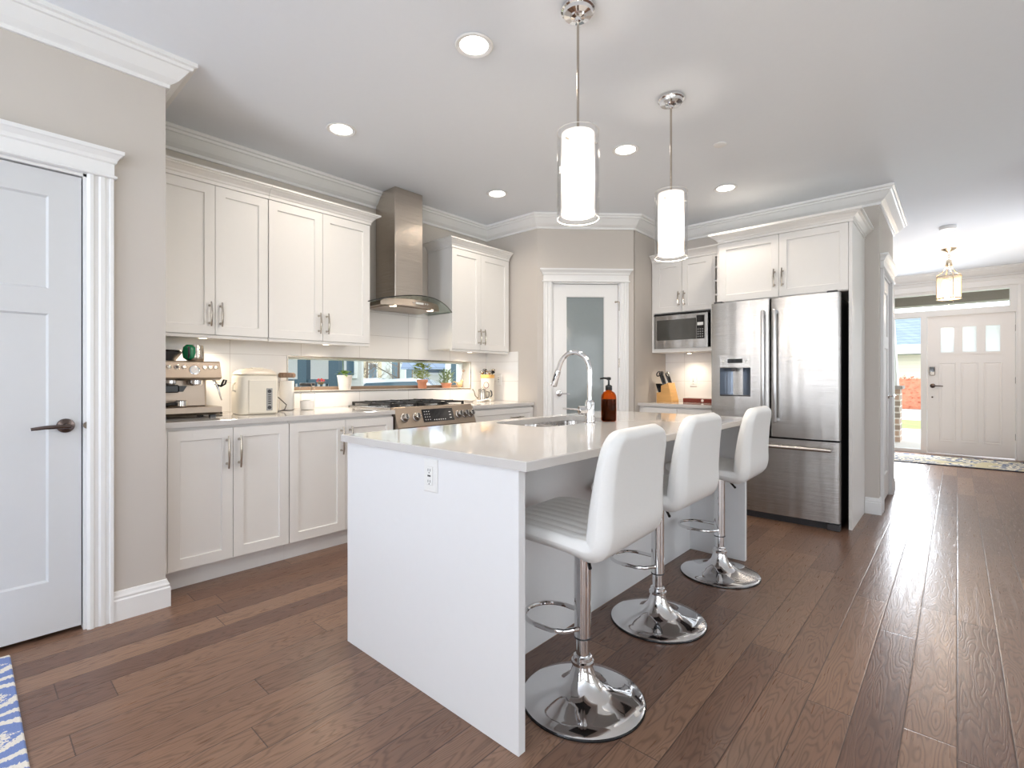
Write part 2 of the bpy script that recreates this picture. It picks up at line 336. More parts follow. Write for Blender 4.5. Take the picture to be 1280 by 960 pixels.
def obj(name, bm, mat, parent=None, smooth=False, ang=35):
    bmesh.ops.recalc_face_normals(bm, faces=bm.faces)
    me = bpy.data.meshes.new(name); bm.to_mesh(me); bm.free()
    me.materials.append(mat)
    if smooth:
        me.shade_smooth()
        me.set_sharp_from_angle(angle=R_(ang))
    o = bpy.data.objects.new(name, me); C.objects.link(o)
    if parent: o.parent = parent
    return o
def tag(o, label, cat, group=None):
    o['label'] = label; o['category'] = cat
    if group: o['group'] = group
    return o
def thing(name, label, cat, loc=(0, 0, 0), rz=0., group=None):
    o = bpy.data.objects.new(name, None); C.objects.link(o); o.empty_display_size = .05
    o.location = loc; o.rotation_euler = (0, 0, R_(rz)); return tag(o, label, cat, group)
def struct(name, bm, mat, loc=(0, 0, 0), rz=0., smooth=False):
    o = obj(name, bm, mat, None, smooth); o['kind'] = 'structure'; o.location = loc; o.rotation_euler = (0, 0, R_(rz)); return o
def stempty(name, loc=(0, 0, 0), rz=0.):
    o = bpy.data.objects.new(name, None); C.objects.link(o); o['kind'] = 'structure'; o.location = loc; o.rotation_euler = (0, 0, R_(rz)); return o
def copy_tree(o, parent=None):
    c = o.copy(); C.objects.link(c)
    if parent: c.parent = parent
    for ch in [x for x in C.objects if x.parent == o]: copy_tree(ch, c)
    return c
def lamp(kind, name, loc, power, col, size=.05, rot=(0, 0, 0), parent=None, blend=.6, angle=120):
    l = bpy.data.lights.new(name, kind); l.energy = power; l.color = col
    if kind == 'AREA': l.shape = 'DISK'; l.size = size; l.spread = R_(angle)
    else: l.shadow_soft_size = size
    if kind == 'SPOT': l.spot_size = R_(angle); l.spot_blend = blend
    o = bpy.data.objects.new(name, l); C.objects.link(o); o.location = loc; o.rotation_euler = rot
    if parent: o.parent = parent
    return o

# ------------------------------------------------------------------ structure
CE = 2.74
XA, YB, XL, YL = -3.75, 3.766, -2.97, .69        # cabinet wall, short wall, door wall and its end
PB, PC = (-3.053, 3.766), (-2.377, 4.442)        # ends of the diagonal pantry wall
YD, XH, YH = 5.17, -.49, 6.40                    # wall behind the fridge, hall wall, end of the hall wall
YF = 9.9
struct('floor', bx(-3.95, 4.4, -3.75, 10.06, -.05, 0), m_floor)
struct('ceiling', bx(-3.95, 4.4, -3.75, 10.06, CE, CE+.1), m_ceil)
def wall(name, boxes, mat=None, loc=(0, 0, 0), rz=0.):
    bm = nb()
    for b in boxes: box(bm, *b)
    return struct(name, bm, mat or m_wall, loc, rz)
wall('wall_left', [(-3.1, XL, -3.72, -.455, 0, CE), (-3.1, XL, .385, YL, 0, CE), (-3.1, XL, -.455, .385, 2.085, CE), (-3.91, -3.1, YL-.12, YL, 0, CE)])
W = (1.645, 3.516, 1.05, 1.312)                  # slot window
wall('wall_kitchen', [(-3.91, XA, YL, W[0], 0, CE), (-3.91, XA, W[1], 5.30, 0, CE), (-3.91, XA, W[0], W[1], 0, W[2]), (-3.91, XA, W[0], W[1], W[3], CE)])
wall('wall_corner', [(XA, PB[0], YB, YB+.12, 0, CE)])
PWL = .956
wall('wall_pantry', [(0, .145, 0, .1, 0, CE), (.815, PWL, 0, .1, 0, CE), (.145, .815, 0, .1, 2.09, CE)], None, (*PB, 0), 45)
wall('wall_nook', [(PC[0]-.1, PC[0], PC[1]+.03, YD, 0, CE)])
wall('wall_fridge', [(XA, XH, YD, YD+.12, 0, CE)])
DH = (5.38, 6.14)
wall('wall_hall', [(XH-.12, XH, YD+.12, DH[0], 0, CE), (XH-.12, XH, DH[1], YH, 0, CE), (XH-.12, XH, DH[0], DH[1], 2.09, CE), (-2.6, XH-.12, YH-.12, YH, 0, CE)])
wall('wall_front', [(-2.6, -.775, YF, YF+.15, 0, CE), (.635, .95, YF, YF+.15, 0, CE), (-.775, .635, YF, YF+.15, 2.47, CE)])
wall('wall_foyer_left', [(-2.72, -2.6, YD+.12, YF+.15, 0, CE)])
wall('wall_light_block', [(-3.3, -3.25, -.6, .57, 0, CE), (-3.25, -3.1, -.6, -.55, 0, CE)])  # unseen box added behind the door to stop outdoor light leaking in
wall('wall_foyer_right', [(.82, .95, 5.0, 6.55, 0, CE), (.82, .95, 8.05, YF, 0, CE), (.82, .95, 6.55, 8.05, 0, .9), (.82, .95, 6.55, 8.05, 2.1, CE)])
wall('wall_divider', [(.95, 4.4, 5.0, 5.12, 0, CE)])
wall('wall_right', [(4.3, 4.42, -3.72, -2.75, 0, CE), (4.3, 4.42, -.05, 2.05, 0, CE), (4.3, 4.42, 4.75, 5.0, 0, CE), (4.3, 4.42, -2.75, -.05, 0, .38), (4.3, 4.42, 2.05, 4.75, 0, .38),
                    (4.3, 4.42, -2.75, -.05, 2.32, CE), (4.3, 4.42, 2.05, 4.75, 2.32, CE)])
wall('wall_back', [(-3.1, -2.4, -3.72, -3.6, 0, CE), (-.6, 1.2, -3.72, -3.6, 0, CE), (3.6, 4.3, -3.72, -3.6, 0, CE), (-2.4, -.6, -3.72, -3.6, 0, .28), (-2.4, -.6, -3.72, -3.6, 2.32, CE), (1.2, 3.6, -3.72, -3.6, 2.22, CE)])
# unseen living-room windows that bring in the daylight
def window_frame(name, horizontal, a0, a1, z0, z1, at, n):
    bm = nb(); t = .05
    def b(p0, p1, q0, q1):
        if horizontal: box(bm, p0, p1, at-.03, at+.03, q0, q1)
        else: box(bm, at-.03, at+.03, p0, p1, q0, q1)
    b(a0, a1, z0, z0+t); b(a0, a1, z1-t, z1); b(a0, a0+t, z0+t, z1-t); b(a1-t, a1, z0+t, z1-t)
    for k in range(1, n): x = a0+(a1-a0)*k/n; b(x-.03, x+.03, z0+t, z1-t)
    struct(name, bm, m_trim)
window_frame('window_2', True, -2.4, -.6, .28, 2.32, -3.66, 3)
window_frame('window_3', True, 1.2, 3.6, 0, 2.22, -3.66, 2)
window_frame('window_4', False, 2.05, 4.75, .38, 2.32, 4.36, 3)
window_frame('added_foyer_window', False, 6.55, 8.05, .9, 2.1, .88, 2)  # foyer window out of view, added to let the hall be brighter
window_frame('window_5', False, -2.75, -.05, .38, 2.32, 4.36, 3)

# backsplash tile
bm = nb(); T = .006
for y0, y1, z0, z1 in ((YL, W[0], .915, 1.46), (W[1], YB, .915, 1.46), (W[0], W[1], .915, W[2]), (W[0], W[1], W[3], 1.46), (2.13, 2.99, 1.46, 1.80)):
    box(bm, XA, XA+T, y0, y1, z0, z1)
box(bm, XA+T, -3.30, YB-T, YB, .915, 1.42)
box(bm, PC[0], -1.62, YD-T, YD, .905, 1.46)
struct('wall_backsplash', bm, m_tile)

# crown moulding round the kitchen and over the hall
CP = [(0, 2.612), (.014, 2.612), (.016, 2.630), (.026, 2.636), (.045, 2.650), (.062, 2.672), (.076, 2.692), (.082, 2.700), (.094, 2.702), (.098, 2.716), (.112, 2.720), (.112, CE), (0, CE)]
struct('trim_1', sweep(nb(), [(XL, -3.6), (XL, YL), (XA, YL), (XA, YB), PB, PC, (PC[0], YD), (XH, YD), (XH, YH), (-2.6, YH), (-2.6, YF), (.82, YF), (.82, 5.0)], CP, -1), m_trim)
# baseboards
BP = [(0, 0), (.018, 0), (.018, .095), (.013, .102), (.015, .112), (.010, .122), (.006, .136), (0, .138)]
struct('baseboard_left', sweep(nb(), [(XL, .477), (XL, YL), (-3.155, YL)], BP, -1), m_trim)
struct('baseboard_hall', sweep(nb(), [(-.585, YD), (XH, YD), (XH, DH[0]-.105)], BP, -1), m_trim)
struct('baseboard_foyer', sweep(nb(), [(XH, DH[1]+.11), (XH, YH), (-2.6, YH), (-2.6, YF), (-.86, YF)], BP, -1), m_trim)
struct('baseboard_back', sweep(nb(), [(1.1, -3.6), (XL, -3.6), (XL, -.56)], BP, -1), m_trim)

# ---------------------------------------------------------------- doors and casings (local frame: x along wall, y into wall, z up; face at y=0)
def casing(name, loc, rz, x0, x1, zt, cw=.095, cap=True, jamb=.1):
    e = stempty(name, loc, rz)
    for s, xa in ((-1, x0), (1, x1)):
        pr = [(0, 0), (0, -.014), (.010, -.020), (.022, -.020), (.028, -.013), (.040, -.013), (.048, -.019), (cw-.032, -.019), (cw-.026, -.014), (cw-.016, -.014), (cw-.012, -.022), (cw, -.022), (cw, 0)]
        obj('casing_leg', prism(nb(), [(xa+s*u, v) for u, v in pr], 'z', 0, zt), m_trim, e)
    a, b = x0-cw, x1+cw
    bm = nb()
    lv = [(.006, zt), (.012, zt+.004), (.012, zt+.012), (.002, zt+.016), (.002, zt+.068), (.010, zt+.074), (.014, zt+.090), (.028, zt+.108), (.034, zt+.112), (.036, zt+.128)]
    rects(bm, [(a-o, b+o, -.022-o, 0, z) for o, z in lv]); obj('casing_head', bm, m_trim, e)
    bm = nb(); box(bm, x0-.002, x0+.012, 0, jamb, 0, zt); box(bm, x1-.012, x1+.002, 0, jamb, 0, zt); box(bm, x0, x1, 0, jamb, zt-.012, zt); obj('jamb', bm, m_trim, e)
    return e
def panel_slab(bm, x0, x1, z0, z1, yf, th, holes, depth=.010, slope=.008, through=False):
    """door slab whose front (y=yf) has sunk rectangular panels"""
    xs = sorted({x0, x1, *[h[0] for h in holes], *[h[1] for h in holes]}); zs = sorted({z0, z1, *[h[2] for h in holes], *[h[3] for h in holes]})
    def inhole(x, z): return any(h[0] < x < h[1] and h[2] < z < h[3] for h in holes)
    vc = {}
    def V(x, y, z):
        k = (round(x, 5), round(y, 5), round(z, 5))
        if k not in vc: vc[k] = bm.verts.new(k)
        return vc[k]
    yb = yf+th
    for i in range(len(xs)-1):
        for j in range(len(zs)-1):
            h = inhole((xs[i]+xs[i+1])/2, (zs[j]+zs[j+1])/2)
            q = ((xs[i], zs[j]), (xs[i+1], zs[j]), (xs[i+1], zs[j+1]), (xs[i], zs[j+1]))
            if not h: bm.faces.new([V(x, yf, z) for x, z in q])
            if not (h and through): bm.faces.new([V(x, yb, z) for x, z in reversed(q)])
    for k in range(len(xs)-1):
        for z in (z0, z1): bm.faces.new([V(xs[k], yf, z), V(xs[k+1], yf, z), V(xs[k+1], yb, z), V(xs[k], yb, z)])
    for k in range(len(zs)-1):
        for x in (x0, x1): bm.faces.new([V(x, yf, zs[k]), V(x, yf, zs[k+1]), V(x, yb, zs[k+1]), V(x, yb, zs[k])])
    for a, b, c, d in holes:
        xi = [x for x in xs if a <= x <= b]; zi = [z for z in zs if c <= z <= d]
        per = [(x, c) for x in xi] + [(b, z) for z in zi[1:]] + [(x, d) for x in reversed(xi[:-1])] + [(a, z) for z in reversed(zi[1:-1])]
        def ins(x, z): return (min(max(x, a+slope), b-slope), min(max(z, c+slope), d-slope))
        dp = th if through else depth; sl = (lambda x, z: (x, z)) if through else ins
        inner = [V(*((lambda t: (t[0], yf+dp, t[1]))(sl(x, z)))) for x, z in per]
        n = len(per)
        for k in range(n):
            a_, b_ = V(per[k][0], yf, per[k][1]), V(per[(k+1) % n][0], yf, per[(k+1) % n][1])
            f = [a_, b_, inner[(k+1) % n], inner[k]]
            f2 = []
            for v in f:
                if v not in f2: f2.append(v)
            if len(f2) > 2:
                try: bm.faces.new(f2)
                except ValueError: pass
        if not through:
            u = []
            for v in inner:
                if v not in u: u.append(v)
            bm.faces.new(u)
    return bm
def lever(parent, x, z, y, d, mat, L=.115, rose=.032, thick=.0085):
    e = obj('door_handle', disc_axis(nb(), (x, y, z), (0, -1, 0), [(rose, 0), (rose, .006), (rose*.93, .011), (rose*.55, .013), (.012, .015), (.011, .05), (.009, .056)]), mat, parent, True)
    bm = nb(); tube(bm, [(x-d*.012, y-.05, z), (x+d*.02, y-.052, z), (x+d*.07, y-.050, z-.001), (x+d*L, y-.045, z-.006)], [thick*1.15, thick*1.1, thick, thick*.8], 10)
    obj('lever', bm, mat, e, True)
    return e
def hinges(parent, x, y, zs, mat=None):
    for z in zs:
        bm = nb(); tube(bm, [(x, y-.006, z-.045), (x, y-.006, z+.045)], .006, 8); box(bm, x-.002, x+.014, y-.003, y, z-.044, z+.044); obj('hinge', bm, mat or m_nickel, parent)

# door in the near left wall
casing('trim_2', (XL, 0, 0), 90, -.455, .385, 2.085)
d1 = stempty('door_1', (XL-.012, 0, 0), 90)
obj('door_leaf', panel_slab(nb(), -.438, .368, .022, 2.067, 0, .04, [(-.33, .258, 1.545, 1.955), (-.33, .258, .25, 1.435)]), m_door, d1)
lever(d1, .314, .937, 0, -1, m_bronze)
bm = nb(); box(bm, .379, .384, -.003, .03, .90, .965); disc_axis(bm, (.388, -.012, .935), (0, -1, 0), [(.016, 0), (.016, .003)], 16); obj('strike_plate', bm, m_nickel, d1)
# pantry door
casing('trim_3', (*PB, 0), 45, .145, .815, 2.09, .085)
d2 = stempty('door_2', (*PB, 0), 45)
obj('door_leaf', panel_slab(nb(), .160, .800, .014, 2.073, .012, .04, [(.287, .668, .25, 1.955)], through=True), m_trim, d2)
obj('frosted_pane', bx(.280, .675, .028, .036, .243, 1.962), m_frost, d2)
bm = nb()
for a in (.287, .662): box(bm, a, a+.006, .018, .028, .25, 1.955)
box(bm, .287, .668, .018, .028, .25, .256); box(bm, .287, .668, .018, .028, 1.949, 1.955); obj('glazing_bead', bm, m_trim, d2)
lever(d2, .215, 1.0, .012, 1, m_chrome, .1, .03, .006)
hinges(d2, .812, .006, (.35, 1.30, 1.86))
bm = nb(); tube(bm, [(.806, .0, 1.905), (.79, -.035, 1.90), (.765, -.04, 1.895)], .005, 8); sphere(bm, (.765, -.04, 1.895), .010); obj('door_stop', bm, m_nickel, d2, True)
# closet door in the hall
casing('trim_4', (XH, 0, 0), 90, DH[0], DH[1], 2.09, .1)
d3 = stempty('door_3', (XH-.012, 0, 0), 90)
obj('door_leaf', panel_slab(nb(), DH[0]+.016, DH[1]-.016, .022, 2.073, 0, .04, [(DH[0]+.13, DH[1]-.13, 1.545, 1.955), (DH[0]+.13, DH[1]-.13, .25, 1.435)]), m_trim, d3)
lever(d3, DH[1]-.07, .98, 0, -1, m_chrome)
hinges(d3, DH[0]+.004, -.004, (.3, 1.1, 1.85))
# front door, side light and transom
d4 = stempty('door_4', (0, YF+.03, 0))
DX0, DX1 = -.345, .612
lites = [(-.190, -.030), (.055, .215), (.303, .463)]
obj('door_leaf', panel_slab(nb(), DX0+.004, DX1-.004, .012, 2.092, 0, .045, [(a, b, 1.535, 1.918) for a, b in lites], through=True), m_fdoor, d4)
for a, b in lites:
    f = obj('lite_frame', panel_slab(nb(), a-.03, b+.03, 1.505, 1.948, -.010, .012, [(a+.004, b-.004, 1.539, 1.914)], through=True), m_fdoor, d4)
    obj('lite_glass', bx(a, b, .018, .024, 1.535, 1.918), m_lite, f)
    bm = nb(); rects_ = [(a-.012, b+.012, .205, 1.378, 0), (a+.004, b-.004, .221, 1.362, -.008)]
    loft(bm, [[(a-.016, 0, .20), (b+.016, 0, .20), (b+.016, 0, 1.383), (a-.016, 0, 1.383)], [(a-.012, -.008, .204), (b+.012, -.008, .204), (b+.012, -.008, 1.379), (a-.012, -.008, 1.379)],
              [(a+.002, -.001, .218), (b-.002, -.001, .218), (b-.002, -.001, 1.365), (a+.002, -.001, 1.365)], [(a+.022, -.006, .240), (b-.022, -.006, .240), (b-.022, -.006, 1.343), (a+.022, -.006, 1.343)]])
    obj('raised_panel', bm, m_fdoor, d4)
bm = nb(); box(bm, -.317, -.249, -.026, 0, 1.195, 1.325, .006); k = obj('keypad_lock', bm, m_nickel, d4); obj('keypad', bx(-.311, -.255, -.030, -.026, 1.250, 1.319), m_blackglass, k)
lever(d4, -.278, 1.035, 0, 1, m_bronze, .12, .033)
obj('viewer_knob', disc_axis(nb(), (-.282, 0, .862), (0, -1, 0), [(.012, 0), (.010, .012), (.004, .014)]), m_bronze, d4, True)
hinges(d4, DX1+.002, -.004, (.32, 1.12, 1.86), m_bronze)
win = stempty('window_6', (0, YF, 0))
bm = nb()
box(bm, -.775, -.745, .0, .12, 0, 2.47); box(bm, -.417, DX0, -.012, .12, 0, 2.09); box(bm, DX1, .635, .0, .12, 0, 2.47); box(bm, -.745, DX1, -.012, .12, 2.09, 2.175); box(bm, -.745, DX1, .0, .12, 2.43, 2.47)
box(bm, -.745, -.417, .0, .12, 0, .05)
box(bm, .555, DX1, .0, .12, 2.175, 2.43)
obj('frame', bm, m_trim, win)
obj('side_light_pane', bx(-.745, -.417, .055, .061, .05, 2.09), m_pane, win)
obj('transom_pane', bx(-.745, .555, .055, .061, 2.175, 2.43), m_pane, win)
bm = nb(); box(bm, -.745, .555, -.0, .05, 2.175, 2.182); obj('transom_bead', bm, m_trim, win)
bm = nb()
prism(bm, [(.635, 0), (.635, -.018), (.66, -.024), (.70, -.018), (.735, -.024), (.735, 0)], 'z', 0, 2.47)
prism(bm, [(-.775, 0), (-.775, -.018), (-.87, -.024), (-.87, 0)], 'z', 0, 2.47)
rects(bm, [(-.875-o, .74+o, -.024-o, 0, z) for o, z in ((0, 2.47), (0, 2.555), (.01, 2.56), (.02, 2.58), (.03, 2.60))])
struct('trim_5', bm, m_trim, (0, YF, 0))

# ------------------------------------------------------------------ slot window over the counter
win = stempty('window_1', (0, 0, 0))
XW = -3.885
bm = nb(); box(bm, XW-.03, XW+.03, W[0], W[1], W[2], W[2]+.032); obj('bottom_rail', bm, m_brownframe, win)
bm = nb(); box(bm, XW-.03, XW+.03, W[0], W[1], W[3]-.012, W[3]); box(bm, XW-.03, XW+.03, W[0], W[0]+.014, W[2]+.032, W[3]-.012); box(bm, XW-.03, XW+.03, W[1]-.014, W[1], W[2]+.032, W[3]-.012)
obj('frame', bm, m_trim, win)
obj('pane', bx(XW-.004, XW+.004, W[0]+.01, W[1]-.01, W[2]+.03, W[3]-.01), m_pane, win)
bm = nb()
for y0, y1, z0, z1 in ((W[0]-.01, W[1]+.01, W[2]-.010, W[2]), (W[0]-.01, W[1]+.01, W[3], W[3]+.010), (W[0]-.01, W[0], W[2], W[3]), (W[1], W[1]+.01, W[2], W[3])): box(bm, XA+T, XA+T+.004, y0, y1, z0, z1)
obj('edge_trim', bm, m_nickel, win)
bm = nb(); box(bm, XW+.03, XA+T, W[0], W[1], W[2]-.002, W[2]+.003); obj('sill', bm, m_potwhite, win)

# ------------------------------------------------------------------ cabinets (local frame: x along front, y into wall, z up; door faces at y=-.02)
def handle(parent, x, z, y, L=.128, horizontal=False, mat=None):
    n = 12; pts = []
    for k in range(n+1):
        t = k/n; s = (t-.5)*L*1.16; b = .030 + .008*(1-(2*t-1)**2)
        pts.append((x+s, y-b, z) if horizontal else (x, y-b, z+s))
    rr = [.0062*(.75+.4*(1-abs(2*k/n-1))) for k in range(n+1)]
    bm = nb(); tube(bm, pts, rr, 8)
    for s in (-1, 1):
        q = (x+s*L*.42, y, z) if horizontal else (x, y, z+s*L*.42)
        disc_axis(bm, q, (0, -1, 0), [(.008, 0), (.006, .004), (.0045, .010), (.0045, .034)], 10)
    return obj('handle', bm, mat or m_nickel, parent, True)
def shaker(parent, x0, x1, z0, z1, fr=.058, name='door', mat=None, hx=None, hz=None, horiz=False, HL=.128):
    g = .0016
    d = obj(name, panel_slab(nb(), x0+g, x1-g, z0+g, z1-g, -.02, .0195, [(x0+fr, x1-fr, z0+fr, z1-fr)], .009, .003), mat or m_cab, parent)
    if hx is not None: handle(d, hx, hz, -.02, HL, horiz)
    return d
def crown(parent, x0, x1, yb, z, ol=True, orr=True, mat=None, h=.078, name='crown_moulding', out=.062):
    pr = [(.0, 0), (.006, .001), (.006, .020), (.012, .024), (.016, .034), (out*.55, .052), (out*.78, .060), (out*.80, .064), (out, .067), (out, h)]
    bm = nb(); rects(bm, [(x0-(o if ol else 0), x1+(o if orr else 0), -.02-o, yb, z+dz) for o, dz in pr]); return obj(name, bm, mat or m_cab, parent)
def puck(parent, x, y, z, power=1.1):
    obj('puck_light', lathe(nb(), [(.030, z), (.030, z-.008), (.024, z-.010)], 20, (x, y)), m_nickel, parent, True)
    obj('puck_lens', lathe(nb(), [(.022, z-.0095), (.021, z-.012)], 20, (x, y)), m_puck, parent)
    lamp('SPOT', 'puck_lamp', (x, y, z-.02), power, (1, .85, .66), .02, (0, 0, 0), parent, 1., 150)
XU = -3.40                                       # face of the wall-cabinet doors is at XU
Z0U, Z1U = 1.417, 2.338
def wall_cabinet(name, label, y0, y1, cuts, crown_r):
    t = thing(name, label, 'cabinet', (XU-.02, y0, 0), 90)
    w_ = y1-y0; dep = (XU-.02)-XA-T-.001
    bm = nb(); box(bm, 0, w_, 0, dep, Z0U, Z1U); obj('carcass', bm, m_cab, t)
    bm = nb(); box(bm, 0, w_, -.014, .02, Z0U-.022, Z0U-.0005, .003); obj('light_rail', bm, m_cab, t)
    c = [0, cuts-y0, w_]
    shaker(t, c[0], c[1], Z0U, Z1U, hx=c[1]-.03, hz=Z0U+.125); shaker(t, c[1], c[2], Z0U, Z1U, hx=c[1]+.03, hz=Z0U+.125)
    return t
t1 = wall_cabinet('wall_cabinet', 'white shaker wall cabinet pair next to the greige wall end, above the coffee machine', .735, 1.362, 1.047, False)
t2 = wall_cabinet('wall_cabinet', 'white shaker wall cabinet pair between coffee corner and range hood, over the glass jars', 1.366, 2.128, 1.742, True)
t3 = wall_cabinet('wall_cabinet', 'shorter white wall cabinet pair between range hood and pantry corner', 2.97, 3.735, 3.335, True)
bm = nb(); box(bm, -.043, 0, -.0, .30, Z0U, Z1U); obj('filler', bm, m_cab, t1)
def crown_strip(parent, x0, x1, ol, orr): return crown(parent, x0, x1, (XU-.02)-XA-.002, Z1U+.0005, ol, orr)
crown_strip(t1, -.043, .629, False, False); crown_strip(t2, 0, .762, False, True); crown_strip(t3, 0, .765, True, False)
puck(t1, .30, .17, Z0U-.0005, 15); puck(t2, .50, .17, Z0U-.0005, 15); puck(t3, .40, .17, Z0U-.0005, 15)

XB = -3.12                                       # carcass front of base cabinets
CT = .915
def base_cabinet(name, label, y0, y1, cut=None, drawers=None, x_face=XB, depth=None, top=.884, hl=.16):
    t = thing(name, label, 'cabinet', (x_face, y0, 0), 90); w_ = y1-y0; dep = x_face-XA-.001
    obj('carcass', bx(0, w_, 0, dep, .115, top), m_cab, t)
    obj('toe_kick', bx(0, w_, .055, .075, 0, .115), m_trim, t)
    if cut is not None:
        c = cut-y0
        shaker(t, 0, c, .118, .868, hx=c-.032, hz=.73, HL=hl); shaker(t, c, w_, .118, .868, hx=c+.032, hz=.73, HL=hl)
    return t
b1 = base_cabinet('base_cabinet', 'white shaker base cabinet with two doors under the coffee machine', .728, 1.368, 1.047)
bm = nb(); box(bm, -.036, 0, -.018, .30, .115, .884); obj('filler', bm, m_cab, b1); bm = nb(); box(bm, -.036, 0, .055, .075, 0, .115); obj('toe_kick', bm, m_trim, b1)
b2 = base_cabinet('base_cabinet', 'white shaker base cabinet with two doors between coffee machine cabinet and range', 1.370, 2.136, 1.752)
b3 = base_cabinet('drawer_cabinet', 'white base cabinet with wide drawers between range and pantry corner', 2.945, 3.76)
w3 = 3.76-2.945
for z0, z1, h in ((.70, .868, .784), (.41, .697, .61), (.118, .407, .32)): shaker(b3, .0, w3, z0, z1, .05, 'drawer', hx=w3*.68, hz=h, horiz=True, HL=.15)

def slab(bm, x0, x1, y0, y1, z0, z1, c=.003):
    return loft(bm, [[(x0, y0, z0), (x1, y0, z0), (x1, y1, z0), (x0, y1, z0)], [(x0, y0, z1-c), (x1, y0, z1-c), (x1, y1, z1-c), (x0, y1, z1-c)], [(x0+c, y0+c, z1), (x1-c, y0+c, z1), (x1-c, y1-c, z1), (x0+c, y1-c, z1)]])
tag(obj('countertop', slab(nb(), XA+T+.001, -3.085, YL+.002, 2.142, CT-.03, CT), m_quartz), 'greige quartz worktop holding the coffee machine, water boiler and jars', 'countertop')
tag(obj('countertop', slab(nb(), XA+T+.001, -3.085, 2.938, YB-T-.001, CT-.03, CT), m_quartz), 'short greige quartz worktop beside the range, holding the utensil crock', 'countertop')

# ------------------------------------------------------------------ range
rg = thing('gas_range', 'stainless slide-in gas range with black touch display under the hood', 'stove', (-3.10, 2.146, 0), 90)
RW = .788
obj('body', bx(.004, RW-.004, .02, .63, .03, .88), m_dark, rg)
bm = nb(); box(bm, .004, RW-.004, -.035, .02, .20, .755, .008, 2); obj('oven_door', bm, m_steel, rg)
bm = nb(); tube(bm, [(.06, -.085, .70), (RW-.06, -.085, .70)], .012, 12); tube(bm, [(.09, -.03, .70), (.09, -.085, .70)], .008, 8); tube(bm, [(RW-.09, -.03, .70), (RW-.09, -.085, .70)], .008, 8); obj('oven_handle', bm, m_steel, rg, True)
obj('oven_window', bx(.14, RW-.14, -.037, -.034, .30, .60), m_blackglass, rg)
bm = nb(); box(bm, .004, RW-.004, -.03, .02, .05, .195, .006); obj('warming_drawer', bm, m_steel, rg)
# sloping control panel
cp = [(-.045, .770), (-.05, .782), (.006, .925), (.018, .932), (.05, .930), (.05, .770)]
obj('control_panel', prism(nb(), cp, 'x', 0, RW), m_cmsteel, rg)
sl = Vector((0, .056, .143)).normalized(); nrm = Vector((0, -.143, .056)).normalized()
def onp(x, s): return Vector((x, -.05, .782)) + sl*s
def pq(bm, x0, x1, s0, s1, h0, h1):
    loft(bm, [[onp(x, s)+nrm*h for x, s in ((x0, s0), (x1, s0), (x1, s1), (x0, s1))] for h in (h0, h1)])
dsp = obj('touch_display', (lambda b: (pq(b, .245, .555, .030, .133, -.002, .004), b)[1])(nb()), m_blackglass, rg)
def key_(*a): bm = nb(); pq(bm, *a, .004, .0045); obj('touch_key', bm, m_white, dsp)
for i in range(3):
    for j in range(4): key_(.262+i*.022, .268+i*.022, .045+j*.022, .051+j*.022)
for i in range(6): key_(.345+i*.022, .354+i*.022, .040, .047)
for j in range(3): key_(.51, .53, .05+j*.024, .056+j*.024)
for x in (.072, .180, .612, .680, .745):
    k = obj('knob', disc_axis(nb(), onp(x, .075), nrm, [(.034, 0), (.034, .006), (.027, .010), (.025, .034), (.022, .040), (.012, .041)], 24), m_steel, rg, True)
    bm = nb(); pq(bm, x-.003, x+.003, .058, .095, .041, .046); obj('pointer', bm, m_dark, k)
bm = nb(); rects(bm, [(0, RW, .05, .655, .905), (-.006, RW+.006, .046, .66, .917), (-.006, RW+.006, .046, .66, .924), (0, RW, .052, .654, .927)]); obj('cooktop', bm, m_steel, rg)
for gx in (.02, .272, .524):
    bm = nb(); x0, x1, y0, y1, z = gx, gx+.244, .075, .635, .957
    for xa in (x0+.012, x1-.012): box(bm, xa-.007, xa+.007, y0, y1, z-.012, z)
    for ya in (y0+.008, (y0+y1)/2, y1-.008): box(bm, x0+.005, x1-.005, ya-.007, ya+.007, z-.012, z)
    for ya in (y0+.14, y1-.14):
        box(bm, x0+.01, x0+.085, ya-.006, ya+.006, z-.010, z+.004); box(bm, x1-.085, x1-.01, ya-.006, ya+.006, z-.010, z+.004)
        xm = (x0+x1)/2; box(bm, xm-.006, xm+.006, ya-.13, ya-.035, z-.010, z+.004); box(bm, xm-.006, xm+.006, ya+.035, ya+.13, z-.010, z+.004)
    for xa in (x0+.012, x1-.012):
        for ya in (y0+.01, y1-.01): box(bm, xa-.008, xa+.008, ya-.008, ya+.008, .927, z-.011)
    obj('grate', bm, m_iron, rg)
    for ya in (.215, .495): obj('burner', lathe(nb(), [(.05, .927), (.05, .934), (.036, .936), (.036, .945), (.03, .948)], 20, (gx+.122, ya)), m_iron, rg, True)

# ------------------------------------------------------------------ range hood
hd = thing('range_hood', 'stainless chimney range hood with curved glass canopy over the range', 'range hood', (XA+T, 2.54, 0), 90)
bm = nb(); box(bm, -.142, .142, -.290, -.002, 1.80, CE-.001, .004); obj('chimney', bm, m_hood, hd)
bm = nb(); pts = []
HWd, HD = .30, .44                                # metal body
n = 20
front = [(-HWd+2*HWd*k/n, -HD*(.70+.30*cos((k/n-.5)*pi*.95))) for k in range(n+1)]
foot = [(-HWd, -.002)] + front + [(HWd, -.002)]
def ztop(x): return 1.835 - .55*(x/.6)**2*.55
loft(bm, [[(x, y, 1.742) for x, y in foot], [(x*1.0, y, 1.795 if abs(x) < .29 else 1.77) for x, y in foot]]); obj('hood_body', bm, m_cmsteel, hd, True, 30)
